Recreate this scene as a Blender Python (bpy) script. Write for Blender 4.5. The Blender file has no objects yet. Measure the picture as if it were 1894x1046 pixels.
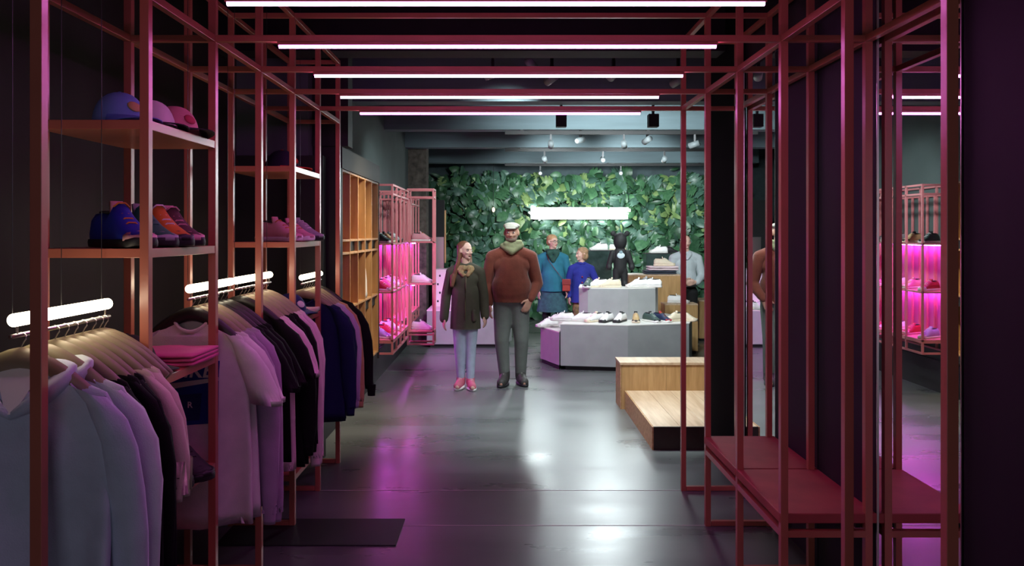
import bpy, bmesh, math, random
from mathutils import Vector, Matrix, Euler, noise
random.seed(7)
S = bpy.context.scene
C = S.collection
R = math.radians
PI = math.pi

# ------------------------------------------------------------------ camera
cd = bpy.data.cameras.new('camera'); cam = bpy.data.objects.new('camera', cd); C.objects.link(cam)
cam.location = (0, 0, 1.62); cam.rotation_euler = (R(90), 0, 0)
cd.sensor_width = 36; cd.lens = 28; cd.shift_x = 13/1894; cd.shift_y = -93/1894
cd.clip_start = 0.05; cd.clip_end = 100
S.camera = cam
# ------------------------------------------------------------------ world, exposure
w = bpy.data.worlds.new('world'); S.world = w; w.use_nodes = True
w.node_tree.nodes['Background'].inputs[0].default_value = (0.5, 0.55, 0.6, 1)
w.node_tree.nodes['Background'].inputs[1].default_value = 0.012
S.view_settings.view_transform = 'Standard'; S.view_settings.look = 'None'
S.view_settings.exposure = 0.0; S.view_settings.gamma = 1.0
S.view_settings.use_curve_mapping = False
LED_RGB, LED_S = (0.92, 0.22, 0.85), 26.0        # pink tubes over the passage
BAR_RGB, BAR_S = (1.0, 0.86, 0.60), 11.0         # warm light tubes over the clothes
NICHE_RGB, NICHE_S = (0.80, 0.13, 1.0), 60.0      # pink strips in the wall racks
SPOT_RGB = (0.86, 0.98, 1.0)
SIGN_S = 26.0
def spot(loc, aim, watt, ang=60, rgb=SPOT_RGB, rad=.12, blend=.8):
    l = bpy.data.lights.new('spot_lamp', 'SPOT'); l.energy = watt; l.color = rgb
    l.spot_size = R(ang); l.spot_blend = blend; l.shadow_soft_size = rad
    o = bpy.data.objects.new('spot_lamp', l); C.objects.link(o); o.location = loc
    o.rotation_euler = (Vector(aim)-Vector(loc)).to_track_quat('-Z', 'Y').to_euler()
    return o

# added violet-tinted fill behind the camera for post and garment fronts
fl = bpy.data.lights.new('camera_fill_light', 'AREA'); fl.shape = 'RECTANGLE'; fl.size = 2.6; fl.size_y = 2.2; fl.energy = 13; fl.color = (.88, .82, 1.0)
fo = bpy.data.objects.new('camera_fill_light', fl); C.objects.link(fo); fo.location = (-.2, -2.2, 1.5); fo.rotation_euler = (R(90), 0, 0)

# ------------------------------------------------------------------ helpers
MT = {}
def mat(name, col, rough=.5, metal=0, var=0, vs=8, bump=0, bs=60, stretch=(1,1,1), col2=None, spec=.5, emit=None, es=0, trans=0, rvar=0, sheen=0, rp=.32):
    if name in MT: return MT[name]
    m = bpy.data.materials.new(name); m.use_nodes = True; MT[name] = m
    nt = m.node_tree; b = nt.nodes['Principled BSDF']; I = b.inputs
    I['Base Color'].default_value = (*col, 1); I['Roughness'].default_value = rough; I['Metallic'].default_value = metal
    I['Specular IOR Level'].default_value = spec
    if sheen: I['Sheen Weight'].default_value = sheen
    if trans: I['Transmission Weight'].default_value = trans
    if emit: I['Emission Color'].default_value = (*emit, 1); I['Emission Strength'].default_value = es
    def N(t): return nt.nodes.new(t)
    tc = N('ShaderNodeTexCoord'); mp = N('ShaderNodeMapping'); mp.inputs['Scale'].default_value = stretch
    nt.links.new(tc.outputs['Object'], mp.inputs[0])
    if var or col2:
        n = N('ShaderNodeTexNoise'); n.inputs['Scale'].default_value = vs; n.inputs['Detail'].default_value = 6
        nt.links.new(mp.outputs[0], n.inputs['Vector'])
        r = N('ShaderNodeValToRGB'); r.color_ramp.elements[0].position = rp; r.color_ramp.elements[1].position = 1-rp
        c2 = col2 or tuple(min(1, c*(1+var)) for c in col); c1 = col if col2 else tuple(c*(1-var) for c in col)
        r.color_ramp.elements[0].color = (*c1, 1); r.color_ramp.elements[1].color = (*c2, 1)
        nt.links.new(n.outputs[0], r.inputs[0]); nt.links.new(r.outputs[0], I['Base Color'])
        if rvar:
            q = N('ShaderNodeMapRange'); q.inputs[1].default_value = .3; q.inputs[2].default_value = .7
            q.inputs[3].default_value = rough-rvar; q.inputs[4].default_value = rough+rvar
            nt.links.new(n.outputs[0], q.inputs[0]); nt.links.new(q.outputs[0], I['Roughness'])
    if bump:
        n2 = N('ShaderNodeTexNoise'); n2.inputs['Scale'].default_value = bs; n2.inputs['Detail'].default_value = 3
        nt.links.new(mp.outputs[0], n2.inputs['Vector'])
        bp = N('ShaderNodeBump'); bp.inputs['Strength'].default_value = bump; bp.inputs['Distance'].default_value = .01
        nt.links.new(n2.outputs[0], bp.inputs['Height']); nt.links.new(bp.outputs[0], I['Normal'])
    return m
def emitter(name, rgb, s):
    if name in MT: return MT[name]
    m = bpy.data.materials.new(name); m.use_nodes = True; MT[name] = m
    nt = m.node_tree; nt.nodes.clear()
    e = nt.nodes.new('ShaderNodeEmission'); e.inputs[0].default_value = (*rgb, 1); e.inputs[1].default_value = s
    o = nt.nodes.new('ShaderNodeOutputMaterial'); nt.links.new(e.outputs[0], o.inputs[0])
    m.cycles.emission_sampling = 'FRONT_BACK'
    return m

def tag(o, label=None, cat=None, group=None, kind=None):
    if label: o['label'] = label
    if cat: o['category'] = cat
    if group: o['group'] = group
    if kind: o['kind'] = kind
    return o
def thing(name, label, cat, loc=(0,0,0), rz=0, group=None):
    o = bpy.data.objects.new(name, None); C.objects.link(o); o.empty_display_size = .1
    o.location = loc; o.rotation_euler = (0, 0, rz)
    return tag(o, label, cat, group)
class MB:
    def __init__(s): s.v = []; s.f = []
    def add(s, vs, fs):
        n = len(s.v); s.v += [tuple(v) for v in vs]; s.f += [tuple(i+n for i in f) for f in fs]; return s
    def box(s, a, b, bev=0):
        x0,y0,z0 = [min(p,q) for p,q in zip(a,b)]; x1,y1,z1 = [max(p,q) for p,q in zip(a,b)]
        return s.add([(x0,y0,z0),(x1,y0,z0),(x1,y1,z0),(x0,y1,z0),(x0,y0,z1),(x1,y0,z1),(x1,y1,z1),(x0,y1,z1)],
              [(0,3,2,1),(4,5,6,7),(0,1,5,4),(1,2,6,5),(2,3,7,6),(3,0,4,7)])
    def loft(s, rings, cap=True, closed=False):
        n = len(rings[0]); vs = [p for r in rings for p in r]; fs = []
        m = len(rings)
        for i in range(m if closed else m-1):
            a = i*n; b = ((i+1) % m)*n
            for j in range(n): fs.append((a+j, a+(j+1)%n, b+(j+1)%n, b+j))
        if cap and not closed:
            fs.append(tuple(range(n-1,-1,-1))); fs.append(tuple((m-1)*n+j for j in range(n)))
        return s.add(vs, fs)
    def tube(s, pts, r, n=8, closed=False, flat=1.0):
        pts = [Vector(p) for p in pts]; rings = []; m = len(pts); up = Vector((0,0,1))
        for i, p in enumerate(pts):
            d = (pts[(i+1) % m]-pts[i-1]) if closed else (pts[min(i+1, m-1)]-pts[max(i-1, 0)])
            d.normalize(); u = d.cross(up)
            if u.length < .05: u = d.cross(Vector((0,1,0)))
            u.normalize(); v = u.cross(d)
            rr = r[i] if isinstance(r, (list, tuple)) else r
            rings.append([p+u*math.cos(2*PI*k/n)*rr+v*math.sin(2*PI*k/n)*rr*flat for k in range(n)])
        return s.loft(rings, True, closed)
    def prism(s, poly, z0, z1):
        return s.loft([[(x,y,z0) for x,y in poly], [(x,y,z1) for x,y in poly]])
    def ell(s, c, r, n=12, m=8, rot=None):
        rings = []
        for i in range(m+1):
            t = PI*(i+.02)/(m+.04)
            rings.append([Vector((r[0]*math.sin(t)*math.cos(2*PI*k/n), r[1]*math.sin(t)*math.sin(2*PI*k/n), -r[2]*math.cos(t))) for k in range(n)])
        if rot: rings = [[rot @ p for p in q] for q in rings]
        c = Vector(c)
        return s.loft([[p+c for p in q] for q in rings])
    def build(s, name, m, parent=None, smooth=False, bevel=0, sub=0):
        me = bpy.data.meshes.new(name); me.from_pydata([tuple(v) for v in s.v], [], s.f); me.validate(); me.update()
        bm = bmesh.new(); bm.from_mesh(me); bmesh.ops.recalc_face_normals(bm, faces=bm.faces); bm.to_mesh(me); bm.free()
        if m: me.materials.append(m)
        if smooth:
            for p in me.polygons: p.use_smooth = True
        o = bpy.data.objects.new(name, me); C.objects.link(o)
        if parent: o.parent = parent
        if bevel:
            b = o.modifiers.new('bevel', 'BEVEL'); b.width = bevel; b.segments = 2; b.limit_method = 'ANGLE'
        if sub:
            b = o.modifiers.new('sub', 'SUBSURF'); b.levels = sub; b.render_levels = sub
        return o
def box(name, a, b, m, parent=None, bevel=0): return MB().box(a, b).build(name, m, parent, bevel=bevel)
def struct(o): o['kind'] = 'structure'; return o
def copy_tree(o, parent=None):
    c = o.copy(); C.objects.link(c); c.parent = parent
    for ch in list(o.children): copy_tree(ch, c)
    return c
def place(t, loc, rz=0, label=None, sc=None, first=False, rx=0, ry=0, group=None):
    o = t if first else copy_tree(t)
    o.location = loc; o.rotation_euler = (rx, ry, rz)
    if sc: o.scale = (sc, sc, sc)
    if label: o['label'] = label
    if group: o['group'] = group
    return o

# ------------------------------------------------------------------ materials
salmon = mat('painted_salmon_steel', (.50,.15,.095), .28, var=.08, vs=5, bump=.02, bs=200, spec=.8)
seat_m = mat('brick_red_seat', (.42,.075,.07), .6, var=.12, vs=6, bump=.06, bs=150)
rack_m = mat('pink_painted_rack', (.62,.20,.21), .45, var=.05)
blackm = mat('matte_black', (.008,.008,.009), .6, var=.2)
wallp = mat('dark_plum_wall', (.011,.006,.016), .7, var=.15, vs=3)
walld = mat('dark_grey_wall', (.020,.018,.016), .8, var=.2, vs=2.5, bump=.05, bs=20)
wallg = mat('grey_green_plaster', (.10,.135,.13), .85, var=.12, vs=2, bump=.04, bs=15)
ceilm = mat('black_ceiling', (.012,.010,.012), .8, var=.2)
beamm = mat('slate_blue_beam', (.12,.17,.19), .75, var=.18, vs=2.5, bump=.1, bs=12, stretch=(.3,1,3))
floorm = mat('polished_concrete', (.075,.083,.080), .30, vs=1.5, col2=(.17,.185,.178), rvar=.05, bump=.045, bs=5, stretch=(.55,1.9,1), spec=.75, rp=.18)
metald = mat('dark_metal', (.03,.03,.032), .4, metal=.6)
steel = mat('brushed_steel', (.6,.58,.54), .3, metal=1)
greyp = mat('grey_plinth_board', (.33,.34,.34), .75, var=.07, vs=5, bump=.04, bs=80)
plintht = mat('white_plinth_top', (.72,.70,.66), .5, var=.04)
oak = mat('oak_wood', (.36,.19,.075), .5, vs=3.5, col2=(.56,.34,.16), stretch=(1,10,10), bump=.05, bs=20)
oak_v = mat('oak_wood_upright', (.38,.215,.08), .5, vs=3.0, col2=(.54,.33,.14), stretch=(9,9,1), bump=.05, bs=20)
oakp = mat('pale_oak', (.46,.31,.19), .42, vs=2.2, col2=(.62,.46,.31), stretch=(12,1,12), bump=.04, bs=20)
dkwood = mat('dark_brown_fascia', (.035,.018,.012), .5, var=.2)
mirror_m = mat('mirror_glass', (.93,.95,.95), .012, metal=1)
ledm = emitter('pink_led_tube', LED_RGB, LED_S)
barm = emitter('warm_white_tube', BAR_RGB, BAR_S)
nichem = emitter('magenta_led_strip', NICHE_RGB, NICHE_S)
signm = emitter('white_neon', (1.0,.98,1.0), SIGN_S)
lamp_yellow = mat('lamp_yellow', (.62,.45,.2), .35, metal=.8)
grass_glass = mat('dark_smoked_glass', (.03,.05,.045), .12, var=.5, vs=6)

# ------------------------------------------------------------------ the room
FY = [2.01, 2.61, 3.21, 3.81, 4.41, 5.01, 5.61]          # frames, nearest first
XLo, XLi, XRo, XRi, XM = -1.176, -1.515, 1.122, 1.461, 1.5
CEIL = 3.35
struct(box('floor', (-4,-2.5,-.1), (6,16,0), floorm))
struct(box('ceiling', (-4,-2.5,CEIL), (6,16,CEIL+.1), ceilm))
struct(box('wall_left', (-2.05,-2.5,0), (-1.95,5.78,CEIL), walld))
struct(box('wall_left', (-3.9,5.78,0), (-1.43,12.1,CEIL), wallg))
struct(box('wall_left', (-4,12.1,0), (-3.9,16,CEIL), wallg))
struct(box('wall_back', (-4,15.35,0), (6,15.45,CEIL), mat('blue_grey_wall', (.07,.10,.11), .8, var=.15)))
struct(box('wall_front', (-2.05,-2.5,0), (6,-2.4,CEIL), wallp))
struct(box('wall_right', (1.515,-2.4,0), (1.60,5.87,CEIL), wallp))
struct(box('wall_right', (5.9,-2.4,0), (6,15.35,CEIL), wallg))
# black low wall panel at the end of the rail bays, and a black plinth along the wall
struct(box('trim_1', (-1.95,5.68,0), (-1.30,5.78,2.17), blackm))
struct(box('baseboard_left', (-1.43,5.9,0), (-1.405,12.1,.32), blackm))
struct(box('trim_2', (-1.43,11.75,0), (-1.16,12.1,CEIL), mat('rough_brown_column', (.10,.085,.07), .9, var=.5, vs=12, bump=.3, bs=20)))
for y in (3.3, 5.35, 7.4, 9.42, 11.38, 13.9):
    struct(box('beam', (-1.43 if y > 5.8 else -1.95, y, 2.84), (5.9 if y > 5.8 else 1.515, y+.22, CEIL), beamm if y > 7 else ceilm))
for yy in (4.41, 5.01, 9.33):
    struct(box('floor_joint', (-1.95 if yy < 6 else -1.4, yy-.0025, -.001), (1.5 if yy < 6 else .3, yy+.0025, .0012), mat('pale_joint_strip', (.62,.56,.58), .4)))
# dark panels on the right wall (between the mirrors)
for i, (a, b, z1) in enumerate([(3.215,3.805,2.62),(3.815,4.405,2.62),(1.4,2.60,2.62)]):
    struct(box('wall_panel', (1.497,a,.02), (1.515,b,z1), wallp, bevel=.003))
struct(box('trim_3', (1.48,5.02,0), (1.515,5.87,CEIL), mat('black_felt', (.007,.007,.007), 1., spec=.05)))
for (a, b, lab) in ((2.615, 3.205, 'tall frameless mirror on the wall beside the near end of the red bench'),
                    (4.415, 5.00, 'narrow tall mirror on the wall past the far end of the red bench')):
    t = thing('wall_mirror', lab, 'mirror', (XM, a, 0))
    MB().box((0,0,.02), (.012,b-a,2.62)).build('mirror_glass', mirror_m, t)
    e = MB(); e.box((-.004,-.004,.01), (.014,.002,2.63)); e.box((-.004,b-a-.002,.01), (.014,b-a+.004,2.63))
    e.build('edge_trim', steel, t)
t = box('floor_mat', (-1.5,4.12,0), (-.565,4.50,.006), mat('black_mat', (.012,.010,.013), .55, bump=.1, bs=300))
tag(t, 'thin black mat lying on the concrete floor at the foot of the clothes rails', 'mat')

# ------------------------------------------------------------------ steel frame
fr = thing('steel_frame', 'salmon red square-tube steel framework forming a passage with posts, rails and open shelves', 'frame', (0,0,0))
h = .015; ZR = 2.40; ZT = 2.82
def bar(name, a, b, m=salmon, par=fr):
    g = 0 if name == 'post' else .0012 if 'rail' in name else .0018
    a = Vector(a); b = Vector(b)
    for i in range(3):
        if a[i] > b[i]: a[i], b[i] = b[i], a[i]
    return box(name, a+Vector((g,g,g)), b-Vector((g,g,g)), m, par, bevel=.0015)
post_me = {}
for k, y in enumerate(FY):
    last = k == 6
    for x in (XLo, XLi) + (() if last else (XRo, XRi)):
        bar('post', (x-h,y-h,0), (x+h,y+h,ZT))
    bar('crossbar', (XLi-h,y-h,ZR-h), (XRi+h,y+h,ZR+h)) if not last else bar('crossbar', (XLi-h,y-h,ZR-h), (XLo-h,y+h,ZR+h))
    bar('upper_crossbar', (XLi-h,y-h,ZT-h), ((XRi if not last else XLo)+h,y+h,ZT+h))
    bar('sled', (XLi+h,y-h,0), (XLo-h,y+h,2*h))
    if not last: bar('sled', (XRo+h,y-h,0), (XRi-h,y+h,2*h))
for x in (XLo, XLi, XRo, XRi):
    y1 = FY[6] if x < 0 else FY[5]
    bar('rail', (x-h,.9,ZR-h), (x+h,y1+h,ZR+h)); bar('upper_rail', (x-h,.9,ZT-h), (x+h,y1+h,ZT+h))
SH = (1.99, 1.57, 1.13, .70, .28)
for (a, b) in ((2.61,3.21),(4.41,5.01)):
    for z in SH:
        bar('shelf', (XLi-h,a-h,z-.034), (XLo+h,b+h,z))
# ------------------------------------------------------------------ pink tubes
names = ['nearest, at the top edge', 'second', 'third', 'fourth', 'farthest and lowest-looking']
for k, y in enumerate(FY[1:6]+[2.01]):
    lab = ['pink light tube under the nearest crossbar, cut by the top edge of the photo', 'pink light tube under the second crossbar, just below the cropped one',
           'pink light tube under the middle crossbar of the five', 'pink light tube under the fourth crossbar, second from the far end',
           'pink light tube under the farthest crossbar, above the view of the shop',
           'pink light tube over the near end of the passage, just out of view', 'pink light tube nearest the entrance of the passage, out of view'][k]
    t = thing('light_tube', lab, 'light tube', (-.03, y, ZR-h), 0, 'pink light tubes under the crossbars')
    MB().box((-.885,-.013,-.004), (.885,.013,0)).box((-.885,-.013,-.012), (.885,-.0105,-.004)).box((-.885,.0105,-.012), (.885,.013,-.004)).build('housing', salmon, t)
    MB().tube([(-.88,0,-.0135),(.88,0,-.0135)], .0095, 10).build('tube', ledm, t, True)
# ------------------------------------------------------------------ bench on the right
b = thing('bench', 'long brick red bench seat built between the posts on the right', 'bench', (0,0,0))
for (a, c) in ((3.215-h,3.805),(3.815,4.41+h)):
    box('seat_board', (XRo-h-.002,a,.452), (XRi+h+.02,c,.492), seat_m, b, bevel=.004)
for x in (XRo, XRi): box('seat_rail', (x-h+.001,3.21,.396), (x+h-.001,4.41,.424), salmon, b)
for y in (3.21, 4.41): box('seat_rail', (XRo-h+.002,y-h+.002,.397), (XRi+h-.002,y+h-.002,.423), salmon, b)
for x in (XRo+.03, XRi-.03): box('spacer', (x-.01,3.23,.425), (x+.01,4.39,.452), blackm, b)

# ------------------------------------------------------------------ clothes rails
XB = -1.29
def ordl(n): return ['first','second','third','fourth','fifth','sixth','seventh','eighth','ninth','tenth','eleventh','twelfth'][n]
BARS = [(2.09,2.585,1.39,'rail nearest the camera'),(3.255,3.755,1.39,'second rail from the camera'),(3.82,4.37,1.39,'third rail from the camera'),(5.05,5.57,1.335,'farthest rail')]
for i, (a, c, z, nm) in enumerate(BARS):
    L = c-a
    t = thing('clothes_rail', 'glowing white tube clothes rail hung on thin cables, the '+nm, 'clothes rail', (XB, a, z), 0, 'glowing clothes rails')
    MB().tube([(0,.004,0),(0,.0,0),(0,L,0),(0,L-.004,0)], [.012,.0175,.0175,.012], 14).build('light_tube', barm, t, True)
    MB().tube([(0,-.012,-.042),(0,L+.012,-.042)], .006, 8).build('hanging_rod', steel, t, True)
    for yy in (.015, L-.015):
        MB().tube([(0,yy,.015),(0,yy,-.042)], .004, 6).build('bracket', steel, t, True)
        MB().tube([(-.012,yy,.015),(-.012,yy,CEIL-z)], .0012, 5).build('cable', metald, t)
    if i == 0: MB().tube([(-.012,L*.5,.015),(-.012,L*.5,CEIL-z)], .0012, 5).build('cable', metald, t)
def hanger_tpl(m, name):
    t = thing('clothes_hanger', name, 'hanger')
    # origin = rod centre; shoulders 0.42 wide
    pts = [(x, 0, -.062-.125*(abs(x)/.21)**1.6) for x in [(-.21+.42*i/16) for i in range(17)]]
    MB().tube(pts, [.010+.010*(1-abs(p[0])/.21)+.004 for p in pts], 8, flat=1.25).build('shoulder_bar', m, t, True)
    hk = [(0,0,-.055),(0,0,-.03)]+[(.013*math.sin(a)+0.0, 0, -.007+.013*math.cos(a)*1.0) for a in [R(d) for d in (150,110,70,30,-10,-50,-80)]]
    MB().tube(hk, .0018, 6).build('hook', steel, t, True)
    return t
H_t = hanger_tpl(mat('taupe_hanger', (.28,.23,.14), .45), 'taupe hanger')
H_b = hanger_tpl(mat('black_hanger', (.015,.014,.013), .4), 'black hanger')
# garment surface functions ------------------------------------------------
def interp(tab, z):
    for i in range(len(tab)-1):
        a, b_ = tab[i], tab[i+1]
        if z >= b_[0]:
            f = (z-a[0])/(b_[0]-a[0]) if b_[0] != a[0] else 0
            f = max(0, min(1, f))
            return [a[j]+(b_[j]-a[j])*f for j in range(1, len(a))]
    return list(tab[-1][1:])
def garment(name, m, L=.8, W=.235, hem=.25, D=.03, sleeve='short', seed=0, fold=1., collar='crew', rib=None, slx=0., swing=0.):
    """hangs from the rod at the origin, facing -Y; returns thing and its front-surface function"""
    rnd = random.Random(seed); ph = rnd.random()*6
    tab = [(-.085,.072,.020),(-.10,.10,.024),(-.125,.155,.026),(-.155,W-.025,.027),(-.19,W-.005,.028),(-.30,W,D),(-.55,(W+hem)/2,D+.002),(-L-.05,hem,D+.004)]
    def fy(x, z):
        k = max(0, min(1, (-z-.2)/.45))
        q = fold*k
        return q*(.011*math.sin(17*x+ph+z*1.2)+.007*math.sin(31*x+ph*2.3-z*1.5)) + fold*.004*noise.noise(Vector((x*9+seed,z*6,seed*.7)))
    def front(x, z, off=0):
        hw, hd = interp(tab, z); s_ = max(0, 1-abs(x/hw)**2.6)
        return -hd*s_**.42+fy(x, z)-off
    t = thing('garment', '', 'shirt')
    mb = MB(); n = 44; rings = []
    zs = [-.085,-.10,-.125,-.155,-.19,-.24]+[-.24-(L+.05-.24)*i/12 for i in range(1,13)]
    for z in zs:
        hw, hd = interp(tab, z); ring = []
        for k in range(n):
            a = 2*PI*k/n; ca, sa = math.cos(a), math.sin(a)
            x = hw*math.copysign(abs(ca)**.75, ca); y = -hd*math.copysign(abs(sa)**.8, sa)
            zz = z
            if z == zs[0]: zz = z - (.05 if collar == 'crew' else .09)*max(0, sa)**1.5
            if z == zs[1]: zz = z - (.05 if collar == 'crew' else .09)*max(0, sa)**1.5
            if z == zs[2]: zz = z - .02*max(0, sa)**1.5
            ring.append((x, y+fy(x, z), zz + (.008*math.sin(9*x+ph) if z == zs[-1] else 0)))
        rings.append(ring)
    # turned-in hem so that the garment stays open below
    rings.append([(p[0]*.97, p[1]*.7, p[2]+.03) for p in rings[-1]])
    mb.loft(rings, False)
    mb.f.append(tuple(range(n))) if collar == 'none' else None
    body = mb.build('body', m, t, True)
    # sleeves
    for sgn in (-1, 1):
        if sleeve == 'short':
            path = [(.17,-.145,.055),(.225,-.20,.075),(.262,-.28,.082),(.285,-.36,.086),(.292,-.40,.088)]
        elif sleeve == 'half':
            path = [(.17,-.145,.055),(.225,-.20,.075),(.262,-.28,.080),(.292,-.36,.082),(.312,-.43,.082)]
        else:
            SL = {'long':.72,'xlong':.80}[sleeve] if isinstance(sleeve, str) else sleeve
            path = [(.17,-.145,.055),(.22,-.20,.068),(.25,-.29,.070),(.268,-.40,.066),(.275,-.52,.060),(.28,-(SL-.08),.050),(.282,-(SL-.03),.042),(.284,-SL,.038)]
        rr = []
        for i, (x, z, r_) in enumerate(path):
            x = sgn*(x+(W-.235)+slx*(i/len(path)))
            dx = .45 if i < 2 else .2 if i < 4 else .1
            ring = []
            for k in range(20):
                a = 2*PI*k/20
                u = r_*math.cos(a)*.78; v = r_*math.sin(a)*.42
                u += .006*math.sin(a*3+seed+i*1.3); v += .004*math.sin(a*4+seed*2+i*2)
                ring.append((x+u*(1-.1*dx)*1.0, v-.012-.010*math.sin(i*.5+seed)+swing*i*.004, z+u*dx*(-sgn)*-.0 - abs(0)+ sgn*u*(-dx)*.9))
            rr.append(ring)
        rr.append([((p[0]-rr[-1][0][0])*.96+rr[-1][0][0], p[1]*.9, p[2]+.02) for p in rr[-1]])
        MB().loft(rr, False).build('sleeve', m, t, True)
        if sleeve not in ('short', 'half'):
            q = path[-1]; x = sgn*(q[0]+(W-.235)+slx)
            cr = [[(x+(.036+g)*math.cos(2*PI*k/16)*.8, (.036+g)*math.sin(2*PI*k/16)*.5-.012-.010*math.sin(3.5+seed)+swing*.028, q[1]-dz) for k in range(16)] for dz, g in ((-.03,.003),(-.0,.0),(.03,-.003),(.045,-.004),(.04,-.010))]
            MB().loft(cr, False).build('cuff', rib or m, t, True)
    # collar
    if collar in ('crew', 'high'):
        pts = []
        for k in range(28):
            a = 2*PI*k/28
            pts.append((.074*math.cos(a), -.024*math.sin(a), -.083-.05*max(0, math.sin(a))**1.5))
        MB().tube(pts, .0075, 8, closed=True).build('collar', rib or m, t, True)
    if collar == 'hood':
        # the hood lies over the shoulders and meets in a V below the neck
        for sgn in (-1, 1):
            rings = []
            for i in range(15):
                f = i/14; a = f*PI          # from front V, round the side, to the back
                cx = sgn*.092*math.sin(a)**.8; cy = -.052*math.cos(a); cz = -.205+.125*f**.75
                wd = .012+.048*math.sin(PI*min(1, f*1.05))**.7; th = .010+.018*math.sin(PI*min(1,f*1.1))
                out = Vector((sgn*(.35+math.sin(a)), -math.cos(a)*.55, 0)).normalized()
                ax = (out*.75+Vector((0,0,.62 if f < .6 else .45))).normalized(); bx = Vector((0,0,1)).cross(out)
                nn = ax.cross(bx).normalized()
                rings.append([Vector((cx,cy,cz))+ax*wd*math.cos(2*PI*k/12)+nn*th*math.sin(2*PI*k/12) for k in range(12)])
            MB().loft(rings).build('hood', m, t, True)
        MB().loft([[(x_*.92, -.058+.45*(z_+.2), z_) for x_, z_ in ((-.01,-.20),(.01,-.20),(.055,-.115),(.07,-.085),(-.07,-.085),(-.055,-.115))],
                   [(x_*.92, -.053+.45*(z_+.2), z_) for x_, z_ in ((-.01,-.20),(.01,-.20),(.055,-.115),(.07,-.085),(-.07,-.085),(-.055,-.115))]]).build('inner_neck', mat('lit_neck_white', (.85,.85,.82), .8), t)  # rail-lit inside of the neck, its brightness put into white colour and tilt
    t['front'] = 0; del t['front']
    return t, front, interp, tab
def fabric(name, c, bump=.12): return mat(name, c, .85, var=.06, vs=14, bump=bump, bs=220, spec=.2, sheen=.15 if max(c) > .1 else .0)
mint = fabric('mint_fleece', (.54,.62,.74)); mint2 = fabric('pale_mint_fleece', (.62,.74,.74))
blk = fabric('black_jersey', (.006,.006,.007)); cream = fabric('cream_jersey', (.72,.62,.50))
white = fabric('white_jersey', (.78,.74,.74)); lav = fabric('lavender_fleece', (.42,.30,.46))
pinkw = fabric('blush_jersey', (.78,.62,.64)); navy = fabric('navy_fleece', (.010,.016,.07))
tan = fabric('tan_fleece', (.55,.33,.16)); lil = fabric('lilac_jersey', (.50,.40,.60))
GN = {'mint hoodie':(mint,'hoodie'),'pale mint hoodie':(mint2,'hoodie'),'black T-shirt':(blk,'tshirt'),'long black shirt':(blk,'tshirt'),
      'cream long-sleeved shirt':(cream,'shirt'),'printed white T-shirt':(white,'tshirt'),'plain white T-shirt':(white,'tshirt'),'lavender sweatshirt':(lav,'sweatshirt'),
      'blush pink T-shirt':(pinkw,'tshirt'),'blush long-sleeved shirt':(pinkw,'shirt'),'navy sweatshirt':(navy,'sweatshirt'),'lilac shirt':(lil,'shirt'),
      'tan sweatshirt':(tan,'sweatshirt'),'bulky black jacket':(blk,'jacket')}
CAT = {'hoodie':'hoodie','tshirt':'T-shirt','shirt':'shirt','sweatshirt':'sweatshirt','jacket':'jacket'}
NM = {'hoodie':'hooded_sweatshirt','tshirt':'tshirt','shirt':'long_sleeved_shirt','sweatshirt':'sweatshirt','jacket':'jacket'}
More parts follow.
